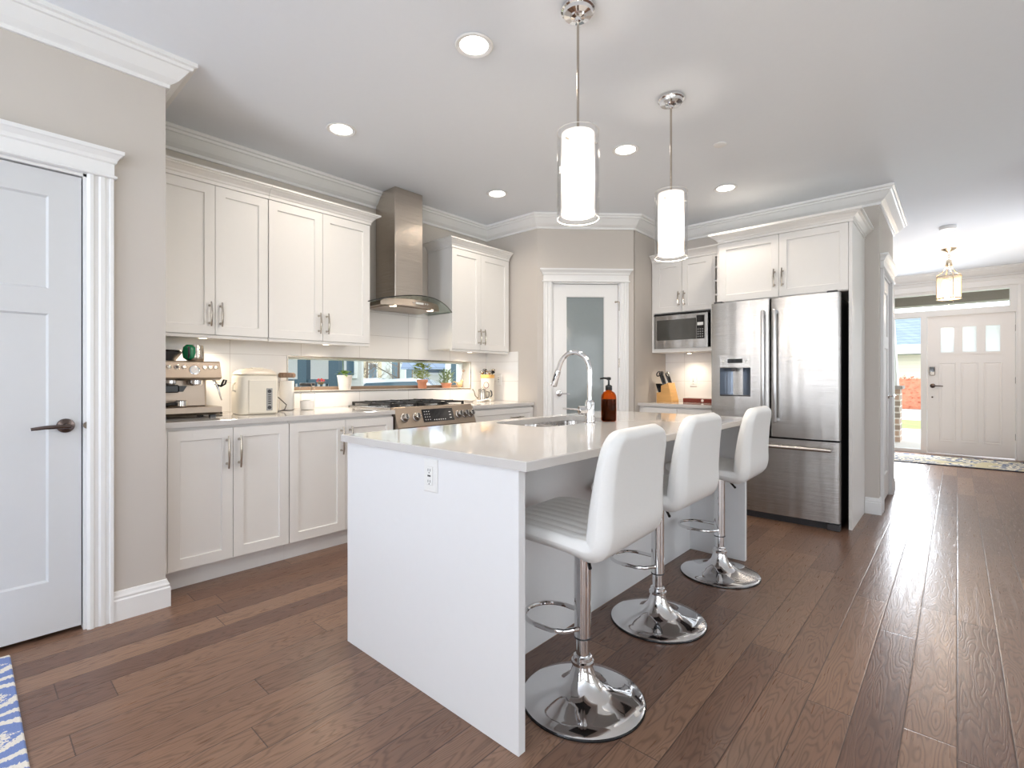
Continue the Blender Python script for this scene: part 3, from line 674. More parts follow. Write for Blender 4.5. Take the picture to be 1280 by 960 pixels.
# curved glass sheet: arched along the range, bowed front edge
lp0, lp1 = [], []
n = 32
def gz(x): return 1.818 - .075*(abs(x)/.43)**2.0
rows = []
for k in range(n+1):
    x = -.43+.86*k/n; yf_ = -.34 - .16*max(0, cos(x/.43*pi/2))
    rows.append((x, yf_, gz(x)))
bm = nb()
loops = []
for x, yf_, z in rows: loops.append([(x, -.002, z), (x, yf_, z), (x, yf_, z+.008), (x, -.002, z+.008)])
loft(bm, loops); obj('glass_canopy', bm, m_tint, hd, True)
bm = nb(); tube(bm, [(x, yf_-.001, z+.004) for x, yf_, z in rows], .0042, 6); obj('glass_edge', bm, m_blackglass, hd, True)
bm = nb(); pr = obj('filter', bx(-.25, .25, -.36, -.04, 1.736, 1.742), m_cmsteel, hd)
for x in (-.19, .19):
    obj('hood_light', lathe(nb(), [(.032, 1.7415), (.032, 1.737), (.024, 1.735)], 20, (x, -.33)), m_puck, hd)
    lamp('SPOT', 'hood_lamp', (x, -.33, 1.725), 3, (1, .82, .6), .02, (0, 0, 0), hd, 1., 140)
bm = nb(); box(bm, -.045, .03, -.446, -.436, 1.760, 1.775); obj('switch_panel', bm, m_white, hd)
for x in (-.07, .05, .072): obj('button', disc_axis(nb(), (x, -.435, 1.768), (0, -1, 0), [(.006, 0), (.006, .010)], 10), m_chrome, hd)

# ------------------------------------------------------------------ island
isl = thing('kitchen_island', 'white kitchen island with thin side panels and seating recess', 'island', (-1.5, 2.2, 0))
IX0, IX1, IY0, IY1, IZ = -1.984, -.989, 1.13, 3.318, .872
o_ = (-1.5, 2.2)
def ib(x0, x1, y0, y1, z0, z1, **k): return bx(x0-o_[0], x1-o_[0], y0-o_[1], y1-o_[1], z0, z1, **k)
obj('end_panel', ib(IX0, IX1, IY0, IY0+.032, 0, IZ, bev=.0015), m_isl, isl)
obj('end_panel', ib(IX0, IX1, IY1-.032, IY1, 0, IZ, bev=.0015), m_isl, isl)
obj('seating_panel', ib(-1.356, -1.338, IY0+.032, IY1-.032, 0, IZ), m_isl, isl)
bm = nb()
for a in ((-1.95, -1.358, IY0+.034, 1.93), (-1.95, -1.358, 2.74, IY1-.034)): box(bm, a[0]-o_[0], a[1]-o_[0], a[2]-o_[1], a[3]-o_[1], .11, IZ)
box(bm, -1.95-o_[0], -1.358-o_[0], 1.93-o_[1], 2.74-o_[1], .11, .60)
obj('carcass', bm, m_cab, isl)
obj('toe_kick', ib(-1.90, -1.88, IY0+.034, IY1-.034, 0, .11), m_trim, isl)
ys = [IY0+.036, 1.60, 1.965, 2.335, 2.705, IY1-.036]
for a, b in zip(ys, ys[1:]):
    sub = nb(); panel_slab(sub, -b, -a, .118, .862, -.02, .0195, [(-b+.058, -a-.058, .176, .804)], .009, .003)
    for v in sub.verts: x, y, z = v.co; v.co = (-1.95+y-o_[0], -x-o_[1], z)
    obj('door', sub, m_cab, isl)
# top with the sink cut-out
SX0, SX1, SY0, SY1 = -1.925, -1.535, 1.96, 2.70
bm = nb(); c = .003; tx0, tx1, ty0, ty1, tz0, tz1 = -2.012, -.945, 1.115, 3.335, .873, .903
hole = rrect(SX0, SX1, SY0, SY1, .09, 6)
outer = [(tx0+c, ty0+c), (tx1-c, ty0+c), (tx1-c, ty1-c), (tx0+c, ty1-c)]
def loopv(pts, z): return [bm.verts.new((x, y, z)) for x, y in pts]
def loope(vs): return [bm.edges.new((vs[i], vs[(i+1) % len(vs)])) for i in range(len(vs))]
ot, ht = loopv(outer, tz1), loopv(hole, tz1)
bmesh.ops.triangle_fill(bm, edges=loope(ot)+loope(ht), use_beauty=True)
om = loopv([(tx0, ty0), (tx1, ty0), (tx1, ty1), (tx0, ty1)], tz1-c); ob = loopv([(tx0, ty0), (tx1, ty0), (tx1, ty1), (tx0, ty1)], tz0); hb = loopv(hole, tz0)
def bridge(a, b):
    for i in range(len(a)): j = (i+1) % len(a); bm.faces.new((a[i], a[j], b[j], b[i]))
bridge(ot, om); bridge(om, ob); bridge(ht, hb)
bmesh.ops.triangle_fill(bm, edges=loope_ if False else [e for e in bm.edges if all(abs(v.co.z-tz0) < 1e-6 for v in e.verts)], use_beauty=True)
tag(obj('countertop', bm, m_quartz), 'large greige quartz island top with a sink cut-out', 'countertop')
# undermount double sink
sk = thing('kitchen_sink', 'stainless double bowl sink set under the island top', 'sink', (0, 0, 0))
def bowl(x0, x1, y0, y1):
    bm = nb(); lp = []
    for ins, z in ((0, .8715), (.003, .85), (.008, .72), (.03, .69), (.08, .685)): lp.append([(x, y, z) for x, y in rrect(x0+ins, x1-ins, y0+ins, y1-ins, .07, 6)])
    loft(bm, lp, False, True); b = obj('bowl', bm, m_sink, sk, True, 60)
    obj('drain', lathe(nb(), [(.04, .6855), (.038, .688), (.02, .6875)], 20, ((x0+x1)/2, (y0+y1)/2)), m_chrome, b, True); return b
bowl(SX0-.008, SX1+.008, SY0-.008, 2.318); bowl(SX0-.008, SX1+.008, 2.342, SY1+.008)
bm = nb(); hole2 = rrect(SX0-.02, SX1+.02, SY0-.02, SY1+.02, .09, 6)
box(bm, SX0-.005, SX1+.005, 2.312, 2.348, .855, .8712, .004); obj('divider', bm, m_sink, sk)

# faucet
fc = thing('kitchen_faucet', 'chrome gooseneck pull-down faucet standing behind the island sink', 'faucet', (-1.475, 2.268, .903), 182)
obj('body', lathe(nb(), [(.030, .0), (.030, .006), (.025, .010), (.025, .115), (.022, .122), (.019, .130)], 28), m_chrome, fc, True)
pts = [(0, 0, .12), (0, 0, .20)] + [(.100-.100*cos(R_(a)), 0, .285+.105*sin(R_(a))) for a in range(0, 161, 10)]
px, pz = pts[-1][0], pts[-1][2]; dx, dz = .35, -.94
pts += [(px+dx*.03, 0, pz+dz*.03)]
obj('spout', tube(nb(), pts, .0135, 14), m_chrome, fc, True)
bm = nb(); q = Vector(pts[-1]); d = Vector((dx, 0, dz)); tube(bm, [q, q+d*.004, q+d*.05, q+d*.085, q+d*.095], [.0155, .017, .018, .0205, .018], 16); sp = obj('spray_head', bm, m_chrome, fc, True)
bm = nb(); q2 = q+d*.02+Vector((0, .016, 0)); tube(bm, [q2, q2+d*.045], .006, 8); obj('spray_button', bm, m_dark, sp, True)
bm = nb(); disc_axis(bm, (0, 0, .075), (.62, .78, 0), [(.020, .0), (.022, .03), (.024, .032), (.024, .058), (.020, .062)], 24); lv = obj('handle', bm, m_chrome, fc, True)
bm = nb(); tube(bm, [(.034, .042, .078), (.08, .10, .085), (.095, .118, .087)], [.006, .0045, .004], 8); obj('lever', bm, m_chrome, lv, True)
# soap bottle
sb = thing('soap_bottle', 'amber glass pump bottle of dark soap beside the faucet', 'soap bottle', (-1.490, 2.490, .903), 200)
obj('glass', lathe(nb(), [(.036, .0), (.0425, .004), (.0435, .012), (.0435, .132), (.041, .150), (.031, .166), (.018, .174), (.016, .180), (.016, .190)], 32, cap1=False), m_amber, sb, True)
obj('soap', lathe(nb(), [(.034, .003), (.0405, .007), (.0415, .016), (.0415, .128)], 32), m_soap, sb, True)
pm = obj('pump', lathe(nb(), [(.0185, .178), (.0195, .180), (.0195, .203), (.012, .208), (.006, .210), (.005, .236), (.012, .237), (.013, .250), (.008, .254)], 20), m_black, sb, True)
obj('nozzle', tube(nb(), [(0, 0, .246), (.03, 0, .248), (.050, 0, .243)], [.0065, .005, .004], 8), m_black, pm, True)

# outlets
def outlet(label, loc, rz, w_=.074, h=.118, dark=False):
    t = thing('wall_outlet', label, 'outlet', loc, rz)
    bm = nb(); rects_l = [(-w_/2, w_/2, -h/2, h/2, 0), (-w_/2, w_/2, -h/2, h/2, .003), (-w_/2+.004, w_/2-.004, -h/2+.004, h/2-.004, .006)]
    loft(bm, [[(x0, -z, y0), (x1, -z, y0), (x1, -z, y1), (x0, -z, y1)] for x0, x1, y0, y1, z in rects_l]); obj('cover_plate', bm, m_white, t)
    r = obj('receptacle', bx(-.017, .017, -.010, -.006, -.034, .034, bev=.002), m_white, t)
    bm = nb()
    for z in (-.020, .020):
        for x in (-.006, .006): box(bm, x-.0011, x+.0011, -.0108, -.0100, z-.004, z+.005)
        box(bm, -.002, .002, -.0108, -.0100, z-.011, z-.007)
    box(bm, -.008, .008, -.0112, -.0100, -.003, .003)
    obj('slot', bm, m_dark, r); return t
outlet('white two-socket outlet plate on the island end panel', (-1.405, IY0-.0005, .801), 0)
outlet('white outlet plate on the nook backsplash above the red tray', (-2.066, YD-T-.0005, 1.12), 0)
outlet('white outlet plate on the short tiled wall behind the utensil crock', (-3.56, YB-T-.0005, 1.135), 0)

# ------------------------------------------------------------------ bar stools (local: seat faces -x)
def make_stool():
    s = thing('bar_stool', '-', 'bar stool')
    obj('base', lathe(nb(), [(.206, 0), (.216, .002), (.217, .010), (.210, .015), (.17, .022), (.11, .036), (.07, .058), (.046, .088), (.036, .118), (.034, .128), (.0, .128)], 56), m_chrome, s, True, 50)
    obj('base_gasket', lathe(nb(), [(.213, .0), (.220, .001), (.220, .006), (.213, .007)], 56), m_black, s, True)
    obj('collar', lathe(nb(), [(.034, .126), (.040, .130), (.040, .140), (.034, .144), (.033, .156), (.028, .160)], 32), m_chrome, s, True)
    obj('gas_lift', lathe(nb(), [(.0235, .150), (.0235, .27)], 28), m_chrome, s, True)
    cl = obj('column', lathe(nb(), [(.027, .222), (.030, .226), (.030, .575)], 28), m_chrome, s, True)
    obj('column_ring', lathe(nb(), [(.031, .222), (.031, .227)], 28), m_dark, cl, True)
    # footrest loop
    hw, zz = .098, .262
    pts = [(.0, -.03, zz), (-.03, -hw*.8, zz), (-.07, -hw, zz), (-.14, -hw, zz)] + [(-.14-.095*sin(R_(a)), -hw*cos(R_(a)), zz) for a in range(15, 180, 15)] + [(-.14, hw, zz), (-.07, hw, zz), (-.03, hw*.8, zz), (.0, .03, zz)]
    obj('footrest', tube(nb(), pts, .0085, 10), m_chrome, s, True)
    obj('mount_plate', bx(-.10, .10, -.10, .10, .575, .592, bev=.004), m_dark, s)
    lv = tube(nb(), [(.03, -.02, .583), (.10, -.14, .574), (.14, -.19, .558)], [.005, .005, .006], 8); obj('lift_lever', lv, m_black, s, True)
    # shell: one padded ribbon that runs along the seat and up the back
    ctrl = [(-.255, .610), (-.23, .624), (-.17, .632), (-.08, .630), (.02, .625), (.10, .618), (.142, .615), (.166, .628), (.175, .67), (.178, .73), (.184, .79), (.193, .86), (.206, .93), (.220, .99)]
    def cr(t):
        m_ = len(ctrl)-1; x = t*m_; i = min(int(x), m_-1); f = x-i
        p = [ctrl[max(0, min(m_, i+k))] for k in (-1, 0, 1, 2)]
        def h(a, b, c_, d_): return .5*((2*b)+(-a+c_)*f+(2*a-5*b+4*c_-d_)*f*f+(-a+3*b-3*c_+d_)*f**3)
        return Vector((h(*[q[0] for q in p]), 0, h(*[q[1] for q in p])))
    N = 88; loops = []
    samples = [cr(i/600) for i in range(601)]; cum = [0]
    for a, b in zip(samples, samples[1:]): cum.append(cum[-1]+(b-a).length)
    Ltot = cum[-1]; pos = []
    for i in range(N+1):
        u = i/N; u -= .055*sin(2*pi*u); s_ = Ltot*u
        k = max(j for j in range(601) if cum[j] <= s_+1e-9); k = min(k, 599); f = (s_-cum[k])/max(1e-9, cum[k+1]-cum[k]); pos.append((samples[k].lerp(samples[k+1], f), s_))
    rc = .075
    def rnd(e, r): return 1. if e >= r else math.sqrt(max(0, 1-(1-e/r)**2))
    NY = 72
    for i, (p, s_) in enumerate(pos):
        a, b = pos[max(0, i-1)][0], pos[min(N, i+1)][0]; d = (b-a).normalized(); nv = Vector((-d.z, 0, d.x))
        e0, e1 = max(s_, .0006), max(Ltot-s_, .0006); u = s_/Ltot
        wv = .222-.016*max(0, (u-.5)/.5) - rc*(1-rnd(e0, rc))*.8 - rc*1.2*(1-rnd(e1, rc*1.1))
        th = (.058 if u < .42 else .058+.030*min(1, (u-.42)/.16) - .034*max(0, (u-.60)/.40))*.5
        th *= max(.12, rnd(e0, .034))*max(.12, rnd(e1, .026))
        er = min(.026, wv*.4); lp = []
        def edge(y): return max(.05, rnd(max(0, wv-abs(y)), er))
        for k in range(NY+1):
            y = wv*(-1+2*k/NY); h = th*edge(y)
            if .04 < u < .95 and abs(y) < wv-.012: h -= .0048*(abs(cos(pi*y/.050)))**6*min(1, (u-.04)*18)*min(1, (wv-.012-abs(y))*60)
            lp.append(p + nv*h + Vector((0, y, 0)))
        for k in range(NY//3+1):
            y = wv*(1-2*k/(NY//3)); h = -th*edge(y*.9999)
            lp.append(p + nv*h + Vector((0, y, 0)))
        loops.append(lp)
    sh = obj('seat_shell', loft(nb(), loops), m_leather, s, True, 80)
    return s
st = make_stool()
for i, (x, y, rz, lab) in enumerate(((-1.000, 1.492, 3, 'white channel-stitched bar stool closest to the island end with the outlet'), (-1.06, 2.217, 1, 'white bar stool in the middle of the three along the island'),
                                     (-1.04, 2.985, 2, 'white bar stool closest to the refrigerator'))):
    s = st if i == 0 else copy_tree(st); s.location = (x, y, 0); s.rotation_euler = (0, 0, R_(rz)); tag(s, lab, 'bar stool', 'bar stools along the island')

# ------------------------------------------------------------------ refrigerator
fr = thing('refrigerator', 'stainless french door refrigerator with water dispenser and bottom freezer drawer', 'refrigerator', (-1.595, 4.37, 0))
FW = .945
obj('cabinet_body', bx(.012, FW-.004, .075, .74, .03, 1.765, bev=.006), m_black, fr)
def bowed(x0, x1, z0, z1, hole=None, bow=.012, xm=None, wid=None, name='door', nx=14):
    """door with a gently bowed front"""
    bm = nb(); xs = [x0+(x1-x0)*k/nx for k in range(nx+1)]; zs = [z0, z1]
    if hole: xs = sorted(set(xs+[hole[0], hole[1]])); xs = [x for i, x in enumerate(xs)]; zs = [z0, hole[2], hole[3], z1]
    r = .012
    xs = sorted(set(xs+[x0+.003, x0+.008, x0+r, x1-r, x1-.008, x1-.003]))
    def fy(x):
        b = -bow*(1-((x-(x0+x1)/2)/((x1-x0)/2))**2); e = min(x-x0, x1-x)
        if e < r: b += r*(1-math.sqrt(max(0, 1-(1-e/r)**2)))
        return b
    vc = {}
    def V(x, y, z):
        k = (round(x, 5), round(y, 5), round(z, 5))
        if k not in vc: vc[k] = bm.verts.new(k)
        return vc[k]
    yb = .068
    for a, b in zip(xs, xs[1:]):
        for c_, d_ in zip(zs, zs[1:]):
            if hole and hole[0]-1e-6 <= a and b <= hole[1]+1e-6 and abs(c_-hole[2]) < 1e-6: continue
            bm.faces.new([V(a, fy(a), c_), V(b, fy(b), c_), V(b, fy(b), d_), V(a, fy(a), d_)])
        for z in (z0, z1): bm.faces.new([V(a, fy(a), z), V(b, fy(b), z), V(b, yb, z), V(a, yb, z)])
        bm.faces.new([V(a, yb, z0), V(b, yb, z0), V(b, yb, z1), V(a, yb, z1)])
    for x in (x0, x1):
        for c_, d_ in zip(zs, zs[1:]): bm.faces.new([V(x, fy(x), c_), V(x, fy(x), d_), V(x, yb, d_), V(x, yb, c_)])
    return obj(name, bm, m_steel, fr, True, 25)
HX = (.078, .326, 1.010, 1.238)
dl = bowed(.0, .468, .682, 1.795, HX)
dr = bowed(.476, .945, .682, 1.795)
fz = bowed(.0, .945, .062, .668, name='freezer_drawer')
rc = nb(); a, b, c_, d_ = HX; n = 10
ring0 = [(a+(b-a)*k/n, -.012, c_) for k in range(n+1)] ; 
lp = []
for z in (c_, d_): lp.append([(a+(b-a)*k/n, -.010+.085*math.sin(pi*k/n)**.6 if 0 < k < n else -.010, z) for k in range(n+1)])
loft(rc, lp, closed=False); rc.faces.new([rc.verts.new(p) for p in lp[0]]); rc.faces.new([rc.verts.new(p) for p in lp[1]])
dp = obj('dispenser_recess', rc, M('dispenser_grey', (.17, .20, .25), .25, .6, var=.05), dl, True)
bm = nb(); box(bm, a, b, -.013, -.004, c_-.012, c_, .003); box(bm, a+.09, a+.12, .0, .03, d_-.03, d_); obj('dispenser_tray', bm, m_dark, dp)
pn = obj('dispenser_panel', bx(a, b, -.014, -.008, d_+.004, d_+.108, bev=.002), m_steel, dl)
obj('dispenser_display', bx(a+.065, a+.185, -.0155, -.0138, d_+.040, d_+.075), m_blackglass, pn)
for x in (a+.03, a+.215): obj('dispenser_button', disc_axis(nb(), (x, -.0138, d_+.058), (0, -1, 0), [(.010, 0), (.009, .0016)], 14), m_white, pn)
for par, x, z0, z1 in ((dl, .428, .80, 1.70), (dr, .516, .80, 1.70)):
    bm = nb(); box(bm, x-.014, x+.014, -.062, -.044, z0, z1, .007, 3)
    for z in (z0+.02, z1-.02): box(bm, x-.010, x+.010, -.046, .0, z-.016, z+.016, .004)
    obj('handle', bm, M('handle_steel', (.60, .60, .61), .28, 1.) if par is dl else bpy.data.materials['handle_steel'], par, True)
bm = nb(); tube(bm, [(.05, -.060, .610), (.90, -.060, .610)], .014, 12)
for x in (.09, .86): tube(bm, [(x, -.005, .610), (x, -.060, .610)], .009, 8)
obj('handle', bm, m_steel, fz, True)
obj('toe_grille', bx(.02, FW-.01, .045, .08, .0, .058), m_dark, fr)
bm = nb(); box(bm, .86, FW, .01, .07, .0, .05, .005); box(bm, .02, .10, .01, .07, .0, .05, .005); obj('foot', bm, m_dark, fr)
bm = nb(); box(bm, .86, .93, .01, .09, 1.796, 1.812, .004); box(bm, .02, .09, .01, .09, 1.796, 1.812, .004); obj('hinge_cover', bm, m_dark, fr)

# surround
YO = 4.52
oc = thing('over_fridge_cabinet', 'white two-door cabinet bridging over the refrigerator', 'cabinet', (-1.575, YO, 0))
obj('carcass', bx(-.021, .963, 0, YD-YO-T-.002, 1.820, Z1U), m_cab, oc)
shaker(oc, 0, .4815, 1.823, Z1U, hx=.4815-.03, hz=1.975); shaker(oc, .4815, .963, 1.823, Z1U, hx=.4815+.03, hz=1.975)
crown(oc, 0, .986, YD-YO-.001, Z1U+.0005, True, True, h=.085, out=.066)
tag(obj('fridge_end_panel', bx(-.611, -.589, YO-.02, YD-.001, 0, Z1U), m_cab), 'tall white panel enclosing the hall side of the refrigerator', 'panel')
# microwave nook
YM = 4.845; MX0, MX1 = -2.37, -1.745
mc = thing('microwave_cabinet', 'white wall cabinet with two doors over an open microwave niche', 'cabinet', (MX0, YM, 0)); mw = MX1-MX0; md = YD-YM-T-.002
bm = nb(); box(bm, 0, .022, -.018, md, 1.415, Z1U); box(bm, mw-.018, mw, -.018, md, 1.415, Z1U); box(bm, .022, mw-.018, -.018, md, 1.415, 1.452); box(bm, .022, mw-.018, 0, md, 1.815, Z1U); box(bm, .022, mw-.018, md-.012, md, 1.452, 1.815)
obj('carcass', bm, m_cab, mc)
shaker(mc, .022, .022+(mw-.03)/2, 1.818, Z1U, hx=.022+(mw-.03)/2-.028, hz=1.945); shaker(mc, .022+(mw-.03)/2, mw-.008, 1.818, Z1U, hx=.022+(mw-.03)/2+.028, hz=1.945)
crown(mc, 0, mw+.085, md, Z1U+.0005, False, False)
puck(mc, .33, .14, 1.4145, 9)
wc = thing('bottle_cubby', 'narrow white column of open cubbies between microwave and fridge cabinets', 'shelf', (MX1+.002, YM, 0)); cw = .145
bm = nb(); box(bm, 0, .018, -.018, md, 1.415, Z1U); box(bm, cw-.018, cw, -.018, md, 1.415, Z1U); box(bm, .018, cw-.018, md-.012, md, 1.415, Z1U); box(bm, .018, cw-.018, -.018, md, Z1U-.02, Z1U); obj('frame', bm, m_cab, wc)
for k in range(7): obj('shelf', bx(.018, cw-.018, -.014, md-.012, 1.415+k*.132, 1.431+k*.132), m_cab, wc)
mv = thing('microwave', 'stainless microwave oven set in the niche beside the fridge', 'microwave', (MX0+.035, YM-.03, 1.4525)); VW, VH = .545, .335
obj('case', bx(0, VW, .02, .33, .008, VH, bev=.006), m_black, mv)
bm = nb(); panel_slab(bm, 0, VW, 0, VH, 0, .02, [(.025, VW-.115, .085, VH-.045)], .004, .003); fd = obj('front_panel', bm, m_steel, mv)
obj('window', bx(.024, VW-.112, .0, .0035, .084, VH-.044), M('microwave_window', (.06, .06, .055), .06, var=.05, coat=.6), fd)
kp = obj('control_panel', bx(VW-.108, VW-.03, -.002, .0, .085, VH-.02), m_blackglass, fd)
bm = nb()
for i in range(3):
    for j in range(4): box(bm, VW-.098+i*.022, VW-.086+i*.022, -.003, -.002, .10+j*.024, .112+j*.024)
obj('key', bm, M('grey_key', (.3, .3, .3), .5), kp)
obj('sticker', bx(VW-.10, VW-.042, -.003, -.002, .215, .245), m_white, kp)
bm = nb(); box(bm, -.012, VW+.020, .004, .02, VH+.003, VH+.020); obj('trim_gap', bm, m_black, mv)
for k in range(2): obj('foot', bx(.05+k*.4, .09+k*.4, .05, .09, 0, .008), m_black, mv)
tag(obj('countertop', slab(nb(), PC[0]+.001, -1.612, 4.525, YD-T-.001, .875, .905), m_quartz), 'greige quartz worktop in the nook, holding the knife block', 'countertop')
nc = thing('drawer_cabinet', 'white base cabinet with drawers in the nook below the microwave', 'cabinet', (-2.335, 4.56, 0))
NW = .715; obj('carcass', bx(0, NW, 0, YD-4.56-.001, .115, .874), m_cab, nc); obj('toe_kick', bx(0, NW, .055, .075, 0, .115), m_trim, nc); obj('filler', bx(-.040, -.0005, 0, .3, 0, .874), m_cab, nc)
for x0, x1 in ((0, NW/2), (NW/2, NW)):
    obj('drawer', bx(x0+.0016, x1-.0016, -.02, -.0005, .74, .862, bev=.002), m_cab, nc); shaker(nc, x0, x1, .118, .737, hx=(x1-.03 if x0 == 0 else x0+.03), hz=.62)
# knife block and red tray
kb = thing('knife_block', 'pale wooden knife block full of black-handled knives', 'knife block', (-2.225, 4.88, .905), -8)
kb.scale = (1.2, 1.2, 1.2)
bm = nb(); prism(bm, [(-.055, 0), (.055, 0), (.055, .03), (.02, .155), (-.05, .105), (-.055, .09)], 'y', -.05, .05)
bm2 = nb(); prism(bm2, [(-.075, 0), (.075, 0), (.075, .012), (.035, .165), (-.030, .14), (-.032, .085), (-.075, .080)], 'y', -.052, .052); bm.free(); obj('block', bm2, m_woodblock, kb)
dv = Vector((-.35, 0, .94)).normalized()
for k in range(6):
    y = -.042+k*.0168; p = Vector((-.055, y, .078)); bm = nb(); tube(bm, [p, p+dv*.02, p+dv*.075, p+dv*.085], [.004, .0062, .0068, .004], 8); obj('steak_knife', bm, m_black, kb, True)
for x, y, L in ((-.015, -.035, .115), (-.012, -.008, .12), (.012, .018, .11), (.015, .040, .125)):
    p = Vector((x, y, .145)); bm = nb(); tube(bm, [p, p+dv*.03, p+dv*L*.9, p+dv*L], [.006, .009, .010, .006], 8); obj('knife', bm, m_black, kb, True)
bm = nb(); p = Vector((-.022, -.028, .148)); q = p+dv*.10
for s in (-1, 1): tube(bm, [q+Vector((.018*cos(R_(a)), s*.02+.018*sin(R_(a))*.6, .02*sin(R_(a)))) for a in range(0, 360, 30)], .005, 6, closed=True)
obj('shears', bm, m_dark, kb, True)
rt = thing('wooden_tray', 'long dark red lacquered box with pale round emblem beside the knife block', 'box', (-1.87, 4.98, .905))
obj('box', bx(-.21, .21, -.06, .06, 0, .042, bev=.003), m_redwood, rt)
obj('emblem', disc_axis(nb(), (-.012, -.0595, .022), (0, -1, 0), [(.014, 0), (.013, .0015)], 18), m_potwhite, rt)

# ------------------------------------------------------------------ things on the long worktop
cm = thing('espresso_machine', 'stainless espresso machine with pressure dial in the worktop corner', 'coffee machine', (-3.37, .742, CT), 90)
CW = .325
bm = nb(); prism(bm, [(-.025, .030), (-.025, .062), (.30, .062), (.30, .012), (.02, .012), (.0, .030)], 'x', 0, CW); obj('drip_tray', bm, m_cmsteel, cm)
bm = nb()
for x in (.02, CW-.05):
    for y in (.02, .25): box(bm, x, x+.03, y, y+.03, 0, .013)
obj('foot', bm, m_black, cm)
obj('body', bx(.008, CW-.045, .11, .295, .062, .33, bev=.006), m_cmsteel, cm)
bm = nb(); prism(bm, [(-.015, .232), (-.022, .240), (.010, .330), (.02, .338), (.29, .338), (.29, .225), (.02, .222)], 'x', -.0, CW); hd_ = obj('head', bm, m_cmsteel, cm)
hs = Vector((0, .032, .09)).normalized(); hn = Vector((0, -.09, .032)).normalized()
def hp(x, s): return Vector((x, -.022, .240))+hs*s
for x, r, mt in ((.055, .0105, m_white), (.095, .013, m_dark), (.130, .0105, m_white), (.238, .0105, m_white), (.268, .0105, m_white), (.297, .0105, m_white)):
    k = obj('push_button', disc_axis(nb(), hp(x, .062), hn, [(r+.003, 0), (r+.003, .003), (r, .004), (r*.9, .008)], 18), m_nickel, hd_, True)
    obj('button_cap', disc_axis(nb(), hp(x, .062)+hn*.0078, hn, [(r*.7, 0), (r*.6, .002)], 14), mt, k)
dg = obj('pressure_gauge', disc_axis(nb(), hp(.183, .044), hn, [(.028, 0), (.028, .005), (.024, .007)], 28), m_chrome, hd_, True)
obj('gauge_face', disc_axis(nb(), hp(.183, .044)+hn*.0065, hn, [(.021, 0), (.021, .001)], 24), m_white, dg)
bm = nb(); q = hp(.183, .044)+hn*.0082; loft(bm, [[q+Vector((-.001, 0, 0)), q+Vector((.001, 0, 0)), q+Vector((.012, 0, 0))+hs*.008]]*1 + [[v+hn*.0006 for v in (q+Vector((-.001, 0, 0)), q+Vector((.001, 0, 0)), q+Vector((.012, 0, 0))+hs*.008)]]); obj('needle', bm, m_red, dg)
obj('group_head', lathe(nb(), [(.036, .222), (.036, .200), (.030, .192)], 24, (.205, .05)), m_chrome, cm, True)
gc = obj('grinder_cradle', lathe(nb(), [(.030, .222), (.030, .205), (.022, .198)], 24, (.075, .05)), m_chrome, cm, True)
bm = nb(); box(bm, .03, .115, .03, .11, .150, .196, .006); prism(bm, [(.115, .190), (.155, .190), (.135, .155), (.115, .155)], 'y', .03, .09); obj('tamper_holder', bm, m_black, cm)
pf = obj('portafilter', lathe(nb(), [(.030, .068), (.033, .072), (.033, .100), (.026, .105)], 24, (.125, .04)), m_chrome, cm, True)
obj('portafilter_handle', tube(nb(), [(.10, .03, .085), (.05, -.0, .083), (.00, -.04, .080)], [.011, .012, .010], 10), m_black, pf, True)
hp_ = obj('bean_hopper', lathe(nb(), [(.055, .338), (.058, .345), (.062, .352), (.085, .385), (.088, .395), (.03, .4)], 28, (.075, .17)), m_dark, cm, True)
obj('hopper_lid', lathe(nb(), [(.090, .394), (.092, .398), (.088, .404), (.03, .406)], 28, (.075, .17)), m_black, hp_, True)
wd = obj('steam_wand', tube(nb(), [(.295, .03, .225), (.305, .012, .20), (.312, -.005, .17), (.322, -.012, .115), (.328, -.012, .10)], [.008, .007, .006, .0045, .004], 10), m_chrome, cm, True)
bm = nb(); tube(bm, [(.300, .02, .20), (.325, -.01, .185), (.345, -.02, .200), (.350, -.022, .222), (.338, -.018, .225), (.325, -.012, .19)], .0055, 8); obj('wand_loop', bm, m_black, wd, True)
mj = thing('milk_jug', 'stainless milk jug with green handle on top of the espresso machine', 'jug', (-3.47, .96, CT+.338), 90)
obj('jug_body', lathe(nb(), [(.042, 0), (.046, .006), (.047, .03), (.043, .07), (.041, .098), (.037, .098), (.037, .03)], 28, cap1=False), m_nickel, mj, True)
bm = nb(); lathe(bm, [(.02, .008), (.036, .02), (.040, .05), (.036, .085), (.02, .1)], 20, (-.032, -.01)); obj('green_cover', bm, m_green, mj, True)
tube_ = tube(nb(), [(-.043, -.03, .085), (-.05, -.055, .08), (-.05, -.06, .05), (-.046, -.035, .02)], .006, 8); obj('handle', tube_, m_dark, mj, True)

wb = thing('water_boiler', 'cream electric water boiler with grey control strip between coffee machine and jars', 'water boiler', (-3.365, 1.168, CT), 82)
BW, BD = .245, .27
lp = []
for ins, z, r in ((.012, 0, .05), (.004, .004, .055), (0, .015, .06), (0, .235, .06), (.004, .250, .06), (.012, .256, .06)): lp.append([(x, y, z) for x, y in rrect(ins, BW-ins, ins, BD-ins, r, 6)])
obj('body', loft(nb(), lp), m_cream, wb, True)
lp = []
for ins, z, r in ((.006, .2565, .06), (.004, .262, .06), (.010, .275, .06), (.035, .292, .05), (.07, .300, .04)): lp.append([(x, y, z) for x, y in rrect(ins, BW-ins, ins, BD-ins, r, 6)])
ld = obj('lid', loft(nb(), lp), M('pale_cream_plastic', (.80, .72, .60), .3, var=.02), wb, True)
bm = nb(); box(bm, .085, .16, .05, .12, .292, .305, .006); obj('lid_latch', bm, m_cream, ld)
